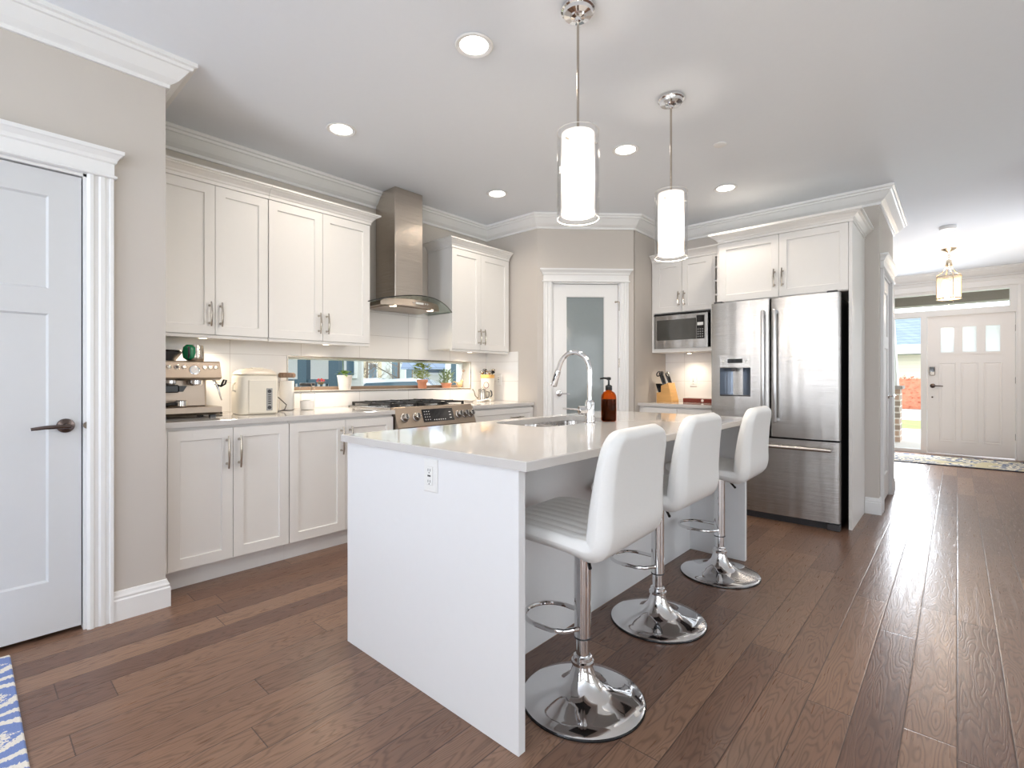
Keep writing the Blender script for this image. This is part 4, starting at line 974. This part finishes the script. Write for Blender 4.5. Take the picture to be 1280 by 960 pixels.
pnl = obj('front_plate', bx(.055, BW-.02, -.006, .02, .008, .225, bev=.005), m_cream, wb)
cs = obj('control_strip', bx(.160, .197, -.009, -.005, .025, .170, bev=.0018), M('grey_strip', (.34, .34, .33), .3, var=.05), pnl)
for z in (.045, .15): obj('button', disc_axis(nb(), (.1785, -.009, z), (0, -1, 0), [(.012, 0), (.011, .002)], 16), m_dark, cs)
for k in range(5): obj('button', bx(.170, .187, -.0102, -.009, .068+k*.014, .075+k*.014), m_dark, cs)
bm = nb(); tube(bm, [(.004, .10, .215), (-.016, .09, .19), (-.018, .085, .16), (.002, .08, .15)], .006, 8); obj('side_handle', bm, m_cream, wb, True)
obj('feet', (lambda b: [box(b, x, x+.03, y, y+.03, -.0, .004) for x in (.03, .18) for y in (.03, .2)] and b)(nb()), m_dark, wb)
tag(obj('power_cord', tube(nb(), [(-3.56, 1.447, CT+.135), (-3.565, 1.475, CT+.12), (-3.57, 1.515, CT+.085), (-3.565, 1.555, CT+.045), (-3.55, 1.535, CT+.012), (-3.54, 1.49, CT+.004), (-3.53, 1.46, CT+.004)], .0035, 8), m_dark, None, True), 'thin dark power cord looping behind the water boiler towards the jars', 'cord')
tag(obj('cord_plug', tube(nb(), [(-3.60, 1.095, CT+.009), (-3.585, 1.12, CT+.010), (-3.57, 1.14, CT+.008)], [.004, .009, .007], 8), m_black, None, True), 'small black plug on the worktop between espresso machine and water boiler', 'plug')
j1 = thing('storage_jar', 'tall clear jar filled with white sugar, brown lid', 'jar', (-3.672, 1.605, CT))
obj('glass', lathe(nb(), [(.044, 0), (.049, .004), (.050, .012), (.050, .225), (.046, .240)], 32, cap1=False), m_glass, j1, True)
obj('sugar', lathe(nb(), [(.043, .004), (.047, .010), (.047, .215), (.02, .217)], 32), m_sugar, j1, True)
lid = obj('lid', lathe(nb(), [(.052, .240), (.054, .243), (.054, .272), (.050, .276)], 32), m_lidwood, j1, True)
bm = nb()
for k in range(16): a = 2*pi*k/16; box(bm, .0535*cos(a)-.004, .0535*cos(a)+.004, .0535*sin(a)-.004, .0535*sin(a)+.004, .246, .268)
obj('lid_ridges', bm, m_lidwood, lid)
j2 = thing('storage_jar', 'shorter clear jar half full of white sugar, standing beside the tall jar', 'jar', (-3.60, 1.725, CT))
obj('glass', lathe(nb(), [(.046, 0), (.052, .004), (.053, .012), (.053, .165), (.050, .178)], 32, cap1=False), m_glass, j2, True)
obj('sugar', lathe(nb(), [(.046, .004), (.050, .010), (.050, .068), (.02, .074)], 32), m_sugar, j2, True)
lid = obj('lid', lathe(nb(), [(.054, .178), (.055, .181), (.055, .197), (.05, .200)], 32), m_dark, j2, True)
obj('lid_clip', tube(nb(), [(.055, 0, .19), (.066, 0, .18), (.064, 0, .15), (.055, 0, .14)], .003, 6), m_nickel, lid, True)

ck = thing('utensil_crock', 'cream ceramic crock with wooden rim full of utensils', 'utensil holder', (-3.60, 3.628, CT), 0)
obj('crock', lathe(nb(), [(.060, 0), (.066, .006), (.068, .02), (.068, .236), (.064, .236)], 36), m_cream, ck, True)
obj('wooden_rim', lathe(nb(), [(.068, .236), (.072, .239), (.072, .268), (.068, .272), (.058, .272), (.058, .24)], 36), m_copperwood, ck, True)
bm = nb(); ca = Vector((.77, -.64, 0)); cz = Vector((0, 0, 1)); ct_ = Vector((.64, .77, 0)); q = ca*.0685+cz*.165
tube(bm, [Vector((.0688*cos(R_(-58+22*cos(R_(a)))), .0688*sin(R_(-58+22*cos(R_(a)))), .165+.030*sin(R_(a)))) for a in range(0, 360, 20)], .0028, 6, closed=True); obj('ring_emblem', bm, M('plum_glaze', (.2, .05, .08), .4), ck, True)
bm = nb(); tube(bm, [Vector((.070*cos(R_(-20)), .070*sin(R_(-20)), .11)), Vector((.082*cos(R_(-14)), .082*sin(R_(-14)), .095)), Vector((.083*cos(R_(-12)), .083*sin(R_(-12)), .065)), Vector((.070*cos(R_(-18)), .070*sin(R_(-18)), .045))], .006, 8); obj('dark_handle', bm, m_dark, ck, True)
random.seed(8)
for k in range(8):
    a = k*pi/4+.3; base = Vector((.025*cos(a), .025*sin(a), .20)); tip = Vector((.062*cos(a), .062*sin(a), .29+.03*random.random()))
    bm = nb(); tube(bm, [base, tip], .004, 6); sphere(bm, tip, .024, 1.0, .8, .6, 8)
    tag(obj('kitchen_utensil', bm, [m_black, m_nickel, m_dark, m_nickel][k % 4], None, True), 'rounded %s utensil head sticking out of the cream crock' % ['black', 'metal', 'dark grey', 'metal'][k % 4], 'utensil', 'utensils in the crock').location = (-3.60, 3.628, CT)
kt = thing('steel_creamer', 'small stainless jug with thin spout in front of the utensil crock', 'jug', (-3.565, 3.515, CT+.0005), 20)
obj('jug_body', lathe(nb(), [(.040, 0), (.043, .004), (.042, .06), (.039, .115), (.036, .125), (.012, .132), (.008, .142)], 28), m_nickel, kt, True)
obj('spout', tube(nb(), [(-.036, -.02, .03), (-.062, -.035, .06), (-.07, -.04, .10), (-.085, -.048, .125)], [.008, .006, .005, .004], 8), m_nickel, kt, True)
obj('handle', tube(nb(), [(.038, .02, .10), (.062, .032, .095), (.062, .032, .05), (.040, .02, .03)], .005, 8), m_dark, kt, True)
sr = thing('spoon_rest', 'white ceramic spoon rest lying beside the range', 'spoon rest', (-3.62, 3.385, CT))
obj('dish', lathe(nb(), [(.035, 0), (.055, .012), (.062, .022), (.058, .022), (.05, .014), (.02, .006)], 28), m_potwhite, sr, True)
tag(obj('serving_spoon', tube(nb(), [(-3.40, 3.46, CT+.006), (-3.43, 3.50, CT+.02), (-3.47, 3.50, CT+.028), (-3.52, 3.46, CT+.012), (-3.55, 3.43, CT+.006)], [.006, .006, .005, .008, .012], 8), m_potwhite, None, True), 'white curved spoon lying on the worktop in front of the steel jug', 'spoon')

# plants and ornament on the window sill
SZ = W[2]+.003
def pot(name, label, x, y, r0, r1, h, mat, rim=.006, z=SZ):
    t = thing(name, label, 'potted plant', (x, y, z))
    p = obj('pot', lathe(nb(), [(r0, 0), (r0+.002, .003), (r1-.002, h-.028 if rim > .004 else h-.012), (r1+rim, h-.026 if rim > .004 else h-.011), (r1+rim, h), (r1-.006, h), (r1-.008, h-.02)], 28), mat, t, True)
    obj('soil', lathe(nb(), [(r1-.008, h-.02), (r1-.009, h-.010), (.01, h-.006)], 20), m_soil, t, True)
    return t
def leafmesh(bm, p, d, L, wd, curl=.3):
    d = Vector(d).normalized(); s = d.cross(Vector((0, 0, 1))); s = s.normalized() if s.length > .05 else Vector((1, 0, 0)); n = s.cross(d)
    rows = []
    for k in range(5):
        t = k/4; c_ = Vector(p)+d*L*t-Vector((0, 0, 1))*curl*L*t*t; w_ = wd*math.sin(pi*min(.97, .12+.88*t))
        rows.append([c_-s*w_+n*w_*.25, c_, c_+s*w_+n*w_*.25])
    V = [[bm.verts.new(q) for q in r] for r in rows]
    for a, b in zip(V, V[1:]):
        for i in range(2): bm.faces.new((a[i], a[i+1], b[i+1], b[i]))
def foliage(parent, name, mat, n, h, spread, L, wd, z0, seed, curl=.3, up=.6):
    random.seed(seed); bm = nb(); st_ = nb()
    for k in range(n):
        a = random.random()*2*pi; r = spread*random.random()**.5; zz = z0+h*random.random(); q = Vector((r*cos(a)*.55, r*sin(a), zz))
        leafmesh(bm, q, (cos(a), sin(a), up*random.uniform(.3, 1.6)), L*random.uniform(.7, 1.2), wd*random.uniform(.7, 1.2), curl)
    for k in range(6):
        a = random.random()*2*pi; r = spread*.7; tube(st_, [(0, 0, z0-.01), (r*.3*cos(a), r*.4*sin(a), z0+h*.5), (r*.5*cos(a), r*.8*sin(a), z0+h)], .002, 5)
    obj(name, bm, mat, parent); obj('stem', st_, mat, parent, True)
p1 = pot('potted_plant', 'leafy plant in a round white pot at the jar end of the sill', -3.80, 2.14, .045, .062, .122, m_potwhite, .0)
foliage(p1, 'leaves', m_leaf, 16, .03, .055, .06, .015, .118, 2, .5, .9)
obj('stake', tube(nb(), [(0, -.012, .10), (.004, -.018, .20), (.0, -.02, .245)], .0025, 6), m_leaf, p1, True)
p2 = pot('potted_plant', 'yellow-green bushy plant in a rimmed terracotta pot mid sill', -3.80, 2.945, .038, .046, .085, m_terra, .007)
foliage(p2, 'leaves', m_leafy, 130, .145, .085, .042, .018, .088, 3)
p3 = pot('potted_plant', 'spiky succulents in a low terracotta pot near the far end of the sill', -3.80, 3.245, .040, .052, .050, m_terra, .004)
foliage(p3, 'leaves', m_succ, 110, .125, .085, .036, .010, .045, 5, .1, 1.2)
foliage(p3, 'blossom', M('yellow_bloom', (.75, .55, .08), .6, var=.2), 14, .015, .05, .022, .008, .040, 9)
g = thing('bird_ornament', 'small tan bird figurine with a twig, hanging over the sill edge', 'ornament', (-3.775, 3.40, SZ))
bm = nb(); sphere(bm, (0, 0, .035), .032, .8, 1.2, .9); sphere(bm, (0, .030, .066), .017); loft(bm, [[(.006, -.03, .04), (-.006, -.03, .04), (-.006, -.03, .05), (.006, -.03, .05)], [(.012, -.075, .062), (-.012, -.075, .062), (-.012, -.075, .066), (.012, -.075, .066)]])
lathe(bm, [(.02, 0), (.012, .008)], 12); obj('bird', bm, M('tan_glaze', (.55, .38, .20), .4, var=.25, scale=60), g, True)
bm = nb(); tube(bm, [(0, .02, .06), (.0, .035, .12), (.0, .05, .165)], .0025, 6); sphere(bm, (0, .053, .172), .013, 1, 1, .8, 8); obj('twig', bm, M('twig_brown', (.28, .18, .13), .7, var=.3), g, True)

# ------------------------------------------------------------------ ceiling fixtures
WARM = (1, .88, .74)
def make_can():
    t = thing('recessed_light', '-', 'ceiling light')
    obj('trim_ring', lathe(nb(), [(.068, .0), (.090, -.003), (.092, -.006), (.086, -.010), (.068, -.006), (.068, .0)], 36, cap0=False, cap1=False), m_trim, t, True)
    obj('lens', lathe(nb(), [(.068, -.001), (.067, -.004), (.04, -.005)], 36), m_lens, t, True)
    lamp('AREA', 'can_lamp', (0, 0, -.012), 4.3, WARM, .12, (0, 0, 0), t, angle=140)
    return t
can = make_can()
for i, (x, y, lab) in enumerate(((-1.711, 1.633, 'recessed ceiling light nearest the first pendant lamp'), (-2.92, 1.62, 'recessed ceiling light in front of the wall cabinets over the coffee machine'), (-2.939, 3.08, 'recessed ceiling light near the corner cabinet beside the range hood'),
                                 (-1.712, 3.084, 'recessed ceiling light between the two pendant lamps'), (-1.436, 4.263, 'recessed ceiling light in front of the fridge cabinets'))):
    c_ = can if i == 0 else copy_tree(can); c_.location = (x, y, CE-.0005); tag(c_, lab, 'ceiling light', 'recessed ceiling lights')
def make_pendant():
    t = thing('pendant_lamp', '-', 'pendant lamp')
    zc = CE-1.5
    Z = lambda z: z-CE
    obj('canopy', lathe(nb(), [(.070, 0), (.072, -.004), (.072, -.016), (.064, -.020), (.062, -.026), (.060, -.034), (.034, -.038), (.030, -.044), (.014, -.048), (.012, -.060), (.006, -.064)], 40), m_chrome, t, True, 30)
    obj('rod', lathe(nb(), [(.0055, -.04), (.0055, Z(2.17))], 12), m_nickel, t, True)
    obj('glass_cylinder', lathe(nb(), [(.090, Z(1.832)), (.090, Z(2.205)), (.087, Z(2.205)), (.087, Z(1.832)), (.090, Z(1.832))], 48, cap0=False, cap1=False), m_glass, t, True, 30)
    obj('glass_rim', (lambda b: [tube(b, [(.0885*cos(2*pi*k/40), .0885*sin(2*pi*k/40), Z(z)) for k in range(40)], .0013, 6, closed=True) for z in (1.833, 2.204)] and b)(nb()), M('rim_glass', (.75, .74, .73), .1, var=.02), t, True)
    sh = obj('shade', lathe(nb(), [(.070, Z(2.195)), (.070, Z(1.850))], 48, cap0=False, cap1=False), m_shade, t, True)
    obj('diffuser', lathe(nb(), [(.066, Z(1.853)), (.066, Z(1.856))], 40), M('pendant_diffuser', (1, .97, .92), .5, emit=(1, .95, .88), es=1.5), sh)
    bm = nb(); tube(bm, [(.0, -.088, Z(2.15)), (0, -.05, Z(2.15))], .003, 6)
    for a in (30, 150, 270): tube(bm, [(.069*cos(R_(a)), .069*sin(R_(a)), Z(2.152)), (.087*cos(R_(a)), .087*sin(R_(a)), Z(2.150))], .0025, 6)
    obj('glass_pin', bm, m_nickel, t, True)
    lamp('POINT', 'pendant_bulb', (0, 0, Z(1.79)), 11.0, (1, .86, .7), .06, (0, 0, 0), t)
    lamp('POINT', 'pendant_bulb', (0, 0, Z(2.02)), 2.6, (1, .88, .76), .03, (0, 0, 0), t)
    return t
pd = make_pendant()
for i, (x, y, lab) in enumerate(((-1.209, 1.768, 'glass cylinder pendant lamp over the island half with the sink and outlet end'), (-1.206, 2.69, 'glass cylinder pendant lamp over the island half beside the fridge'))):
    p = pd if i == 0 else copy_tree(pd); p.location = (x, y, CE-.0005); tag(p, lab, 'pendant lamp', 'pendant lamps over the island')
tag(obj('sprinkler_cover', lathe(nb(), [(.040, 0), (.041, -.004), (.036, -.007), (.01, -.008)], 28), m_trim, None, True), 'small flat white sprinkler cap on the ceiling beyond the second pendant', 'sprinkler').location = (-1.199, 3.45, CE-.0005)
sd = thing('smoke_detector', 'round white smoke detector on the hall ceiling', 'smoke detector', (-.074, 6.906, CE-.0005))
obj('housing', lathe(nb(), [(.066, 0), (.070, -.004), (.070, -.018), (.060, -.034), (.03, -.038)], 32), m_white, sd, True); obj('sensor_ring', lathe(nb(), [(.028, -.0375), (.026, -.041), (.01, -.042)], 20), M('pale_grey', (.6, .6, .6), .5), sd, True)
ln = thing('lantern_pendant', 'amber glass lantern hanging from the foyer ceiling before the front door', 'pendant lamp', (-.076, 8.10, CE-.0005))
obj('canopy', lathe(nb(), [(.075, 0), (.076, -.006), (.055, -.022), (.02, -.040), (.01, -.05)], 28), m_gold, ln, True)
bm = nb()
for k in range(3): tube(bm, [(.010*cos(R_(a))*(k % 2), .010*cos(R_(a))*((k+1) % 2), -.065-k*.028+.018*sin(R_(a))) for a in range(0, 360, 40)], .003, 6, closed=True)
obj('chain', bm, m_gold, ln, True)
obj('neck', lathe(nb(), [(.010, -.135), (.026, -.145), (.028, -.205), (.022, -.22)], 20), m_gold, ln, True)
for k in range(4):
    a = k*pi/2+.35; u = Vector((cos(a), sin(a), 0))
    bm = nb(); tube(bm, [u*.025+Vector((0, 0, -.17)), u*.035+Vector((0, 0, -.24)), u*.07+Vector((0, 0, -.295)), u*.118+Vector((0, 0, -.325)), u*.120+Vector((0, 0, -.34)), u*.120+Vector((0, 0, -.62))], .006, 6); obj('rib', bm, m_gold, ln, True)
bm = nb()
for z in (-.345, -.615): lathe(bm, [(.115, z-.006), (.122, z-.006), (.122, z+.006), (.115, z+.006), (.115, z-.006)], 32, cap0=False, cap1=False)
obj('hoop', bm, m_gold, ln, True)
obj('lantern_glass', lathe(nb(), [(.110, -.615), (.114, -.345)], 32, cap0=False, cap1=False), m_amberglow, ln, True)
for a in (0, 120, 240): obj('bulb', lathe(nb(), [(.012, -.59), (.026, -.57), (.027, -.42), (.010, -.385)], 16, (.05*cos(R_(a-20)), .05*sin(R_(a-20)))), m_bulb, ln, True)
lamp('POINT', 'lantern_lamp', (0, 0, -.70), 18, (1, .84, .68), .11, (0, 0, 0), ln); lamp('POINT', 'lantern_glow', (0, 0, -.25), 5, (1, .75, .5), .05, (0, 0, 0), ln)

# ------------------------------------------------------------------ rugs
tag(obj('area_rug', bx(-2.905, -1.3, -2.3, .135, .0005, .012, bev=.004), m_rug), 'blue and white patterned woven rug on the floor near the left door', 'rug')
fg = thing('foyer_rug', 'long patterned beige and blue rug along the front door', 'rug', (-.2, 9.13, 0)); obj('field', bx(-1.2, .86, -.455, .455, .0005, .010), m_rug2, fg)
bm = nb(); box(bm, -1.26, .92, -.50, -.455, .0005, .011); box(bm, -1.26, .92, .455, .50, .0005, .011); box(bm, .86, .92, -.455, .455, .0005, .011); box(bm, -1.26, -1.2, -.455, .455, .0005, .011); obj('border', bm, m_rug2d, fg)

# ------------------------------------------------------------------ outside
RT = Vector((cos(YAW), sin(YAW), 0)); FD = Vector((-sin(YAW), cos(YAW), 0))
struct('ground', bx(-60, 40, -5, 60, -.42, -.30), M('grass_ground', (.26, .33, .14), .95, var=.3, scale=3))
struct('porch_floor', bx(-3, 2, 10.06, 12.6, -.2, -.03), M('pale_concrete', (.66, .62, .58), .8, var=.06))
struct('path', bx(-3, 2, 12.6, 15.2, -.30, -.06), M('pale_path', (.70, .68, .66), .8, var=.06))
struct('lawn', bx(-8, 4, 15.2, 19.0, -.30, -.10), M('lawn_green', (.30, .45, .12), .9, var=.3, scale=5))
struct('road', bx(-20, 12, 19.0, 26, -.30, -.12), M('pale_driveway', (.72, .72, .72), .8, var=.05))
m_soff = M('grey_soffit', (.34, .30, .28), .7, var=.05)
struct('porch_roof', bx(-3, 2, 10.06, 12.2, 2.75, 2.9), m_soff)
struct('porch_beam', bx(-3, 2, 11.9, 12.2, 2.50, 2.75), m_soff)
pp = thing('porch_column', 'white tapered porch post on a stone pier outside the side light', 'column', (-1.02, 11.75, -.03))
m_stone = brick_material('porch_stone', '#b99a86', '#8f8378', '#d9cfc6', 1., .22, .11, .5, .014)
obj('stone_pier', bx(-.24, .24, -.24, .24, 0, .98), m_stone, pp); bm = nb(); box(bm, -.28, .28, -.28, .28, .98, 1.04); obj('pier_cap', bm, m_soff, pp)
bm = nb(); rects(bm, [(-.20, .20, -.20, .20, 1.04), (-.13, .13, -.13, .13, 2.53)]); obj('post', bm, m_trim, pp)
hg = nb(); random.seed(11)
for k in range(900): leafmesh(hg, (random.uniform(-1.4, 1.4), random.uniform(-.35, .35), random.uniform(.05, 1.35)), (random.uniform(-1, 1), random.uniform(-1, 1), random.uniform(-.2, 1)), .12, .04)
box(hg, -1.3, 1.3, -.28, .28, 0, 1.25)
h_ = tag(obj('red_hedge', hg, M('red_leaf', (.62, .22, .13), .7, var=.4, scale=12)), 'red-orange hedge across the drive, seen through the side light', 'hedge'); h_.location = (-1.9, 26.5, -.12)
nh = thing('neighbour_house', 'pale neighbour house with grey-blue shingle roof seen through the side light', 'house', (-3.5, 29, -.12))
m_side = brick_material('pale_siding', '#e9e4d4', '#e4dfd0', '#cfcabd', 1., 9, .16, 0, .006)
m_shing = brick_material('blue_grey_shingles', '#8a98ab', '#7d8ba0', '#69778c', 1., .35, .16, .5, .012)
obj('wall', bx(-5, 4.0, 0, 7, 0, 2.35), m_side, nh)
bm = nb(); prism(bm, [(-.7, 2.62), (3.5, 4.5), (7.7, 2.62), (7.7, 2.74), (3.5, 4.64), (-.7, 2.74)], 'x', -5.5, 4.6); obj('roof', bm, m_shing, nh)
bm = nb(); box(bm, -5.5, 4.6, -.75, -.6, 2.36, 2.78); obj('fascia', bm, M('cream_fascia', (.72, .66, .60), .7), nh)
bm = nb(); box(bm, 2.4, 2.55, -.02, .02, 0, 2.3); obj('corner_board', bm, m_trim, nh)

def at(u, d): p = RT*((u-640)/F_PX*d)+FD*d; return (p.x, p.y)
def facing(name, label, cat, u, d, z=-.30):
    x, y = at(u, d); return thing(name, label, cat, (x, y, z), math.degrees(YAW))     # faces roughly towards the kitchen window
m_navy = M('navy_paint', (.04, .07, .10), .6, var=.08); m_palewall = M('pale_blue_siding', (.62, .61, .60), .8, var=.05); m_winglass = M('far_window_glass', (.10, .15, .20), .1, var=.1)
m_beige = M('beige_siding', (.60, .50, .38), .8, var=.06); m_brown = M('brown_shingle', (.22, .13, .09), .8, var=.2); m_offw = M('offwhite_siding', (.74, .73, .68), .8, var=.03)
# blue porch house
h = facing('blue_house', 'navy blue porch house with railing, seen at the jar end of the slot window', 'house', 385, 10)
obj('back_wall', bx(-2.6, .60, 1.6, 1.75, 0, 3.4), m_palewall, h)
for x, w_ in ((-.62, .16), (-.08, .18), (.55, .20), (-1.5, .18)): obj('porch_post', bx(x-w_/2, x+w_/2, -.1, .1, 0, 3.2), m_navy, h)
obj('porch_beam', bx(-2.6, .7, -.12, .12, 2.9, 3.3), m_navy, h); obj('porch_deck', bx(-2.6, .7, -.1, 1.6, 0, .45), m_navy, h)
obj('rail', bx(-2.6, .62, -.06, .06, 1.34, 1.43), m_navy, h)
bm = nb(); [box(bm, -2.5+k*.11, -2.46+k*.11, -.02, .02, .45, 1.34) for k in range(28)]; obj('balusters', bm, m_navy, h)
obj('roof', (lambda b: (prism(b, [(-.5, 3.3), (1.9, 4.6), (1.9, 3.3)], 'x', -2.8, .75), b)[1])(nb()), m_shing, h)
wf = obj('window', bx(-.02, .50, 1.54, 1.62, 1.45, 2.5), m_trim, h); obj('pane', bx(.04, .20, 1.52, 1.55, 1.52, 2.4), m_winglass, wf); obj('pane', bx(.27, .44, 1.52, 1.55, 1.52, 2.4), m_winglass, wf)
fl = facing('flower_basket', 'red flowers on the blue porch railing outside', 'flowers', 401, 9.6, 1.06)
bm = nb(); random.seed(3)
for k in range(40): leafmesh(bm, (random.uniform(-.16, .16), random.uniform(-.08, .08), random.uniform(.02, .14)), (random.uniform(-1, 1), random.uniform(-1, 1), random.uniform(.2, 1)), .07, .03)
obj('petals', bm, m_red, fl); obj('basket', lathe(nb(), [(.08, -.06), (.15, .03), (.14, .05)], 16), m_brown, fl, True); fl.scale = (.5, .5, .5)
def house(label, u, d, w_, hgt, wall_m, roof_m, wins, name='distant_house', trims=True):
    h = facing(name, label, 'house', u, d)
    obj('wall', bx(-w_/2, w_/2, 0, 2, 0, hgt), wall_m, h)
    obj('roof', (lambda b: (prism(b, [(-.3, hgt), (1, hgt+1.0), (2.3, hgt)], 'x', -w_/2-.3, w_/2+.3), b)[1])(nb()), roof_m, h)
    for x0, x1, z0, z1 in wins:
        f = obj('window', bx(x0-.07, x1+.07, -.05, 0, z0-.07, z1+.07), m_trim, h); obj('pane', bx(x0, x1, -.07, -.05, z0, z1), m_winglass, f)
    return h
h = house('beige house with brown trim across the street, framed mid slot window', 474, 30, 3.3, 6, m_beige, m_brown, [(-.6, -.15, 1.3, 2.3), (.25, .55, 1.2, 2.4), (.7, 1.0, 1.2, 2.4)])
obj('brown_skirt', bx(-1.5, 1.5, -.04, 0, 0, 1.05), m_brown, h)
h = house('narrow dark-windowed townhouse across the street behind the white car', 503, 24, 2.0, 6, M('grey_town_siding', (.55, .56, .57), .8, var=.1), m_brown, [(-.5, -.2, 1.2, 2.6), (.2, .5, 1.2, 2.6)])
h = house('pale garage house with wide panel door behind the terracotta plant', 552, 15, 1.75, 1.72, m_offw, m_shing, [(-.45, .1, 1.62, 1.70)])
obj('garage_door', (lambda b: [box(b, -.75, .55, -.03, 0, .1+k*.32, .40+k*.32) for k in range(4)] and b)(nb()), M('garage_panel', (.60, .62, .58), .7, var=.03), h)
h = house('white clapboard house at the far end of the slot window view', 590, 12, 1.3, 5, M('white_siding', (.80, .81, .82), .8, var=.02), m_shing, [(-.50, -.38, 1.0, 2.4)])
def tree(label, u, d, hgt, seed):
    x, y = at(u, d); t = thing('bare_tree', label, 'tree', (x, y, -.30)); random.seed(seed)
    tr = nb(); tube(tr, [(0, 0, 0), (.04, .02, hgt*.4), (0, .05, hgt)], [.055, .04, .012], 7); obj('trunk', tr, m_bark, t, True)
    br = nb()
    def grow(p, d_, L, r, dep):
        q = p+d_*L; tube(br, [p, p.lerp(q, .5)+Vector((random.uniform(-.04, .04), random.uniform(-.04, .04), 0))*L, q], [r, r*.8, r*.5], 5)
        if dep:
            for _ in range(3): grow(p.lerp(q, random.uniform(.4, 1)), (d_+Vector((random.uniform(-.9, .9), random.uniform(-.9, .9), random.uniform(-.1, .7)))).normalized(), L*.62, r*.55, dep-1)
    for k in range(11):
        z = .7+(hgt-.9)*k/11; a = random.random()*2*pi; grow(Vector((.02, .02, z)), Vector((cos(a), sin(a), .5)).normalized(), hgt*.20, .014, 3)
    obj('branches', br, m_bark, t, True)
m_bark = M('bark', (.20, .15, .12), .9, var=.3)
for u, d, hg_, sd_, lab in ((373, 15, 3.4, 1, 'bare tree standing between the navy porch posts'), (424, 13.5, 3.6, 2, 'bare tree rising behind the white potted plant'), (442, 18, 5, 3, 'bare tree beside the silver car'), (458, 21, 5, 4, 'bare tree in front of the beige house'),
                      (497, 17, 5, 5, 'bare tree between beige house and townhouse'), (515, 20, 5, 6, 'bare tree rising behind the bushy terracotta potted plant')): tree(lab, u, d, hg_, sd_)
def car(label, u, d, col, turn):
    x, y = at(u, d); t = thing('parked_car', label, 'car', (x, y, -.30), math.degrees(YAW)+turn)
    prof = [(-2.1, .35), (-2.15, .7), (-2.0, .88), (-1.35, .95), (-.75, 1.40), (.55, 1.46), (1.35, 1.05), (2.0, .98), (2.15, .7), (2.1, .35)]
    bm = nb(); lp = []
    for y_, s in ((-.85, .93), (-.80, 1.0), (.80, 1.0), (.85, .93)): lp.append([(px_, y_, .35+(pz_-.35)*s) for px_, pz_ in prof])
    loft(bm, lp); obj('body', bm, M('car_paint', col, .2, .3, coat=.6, var=.02), t)
    for s in (-1, 1):
        bm = nb(); prism(bm, [(-1.15, .98), (-.70, 1.33), (.50, 1.38), (1.05, 1.03)], 'y', s*.845, s*.862); obj('side_window', bm, m_winglass, t)
    for wx in (-1.35, 1.3):
        for s in (-1, 1): obj('wheel', disc_axis(nb(), (wx, s*.70, .33), (0, s, 0), [(.33, 0), (.33, .16), (.20, .17)], 24), m_black, t, True)
car('silver car parked across the street, seen between the white pot and terracotta pot', 452, 15, (.55, .57, .60), 8)
car('white car parked closer to the terracotta potted plant outside', 503, 13, (.75, .80, .84), 0)
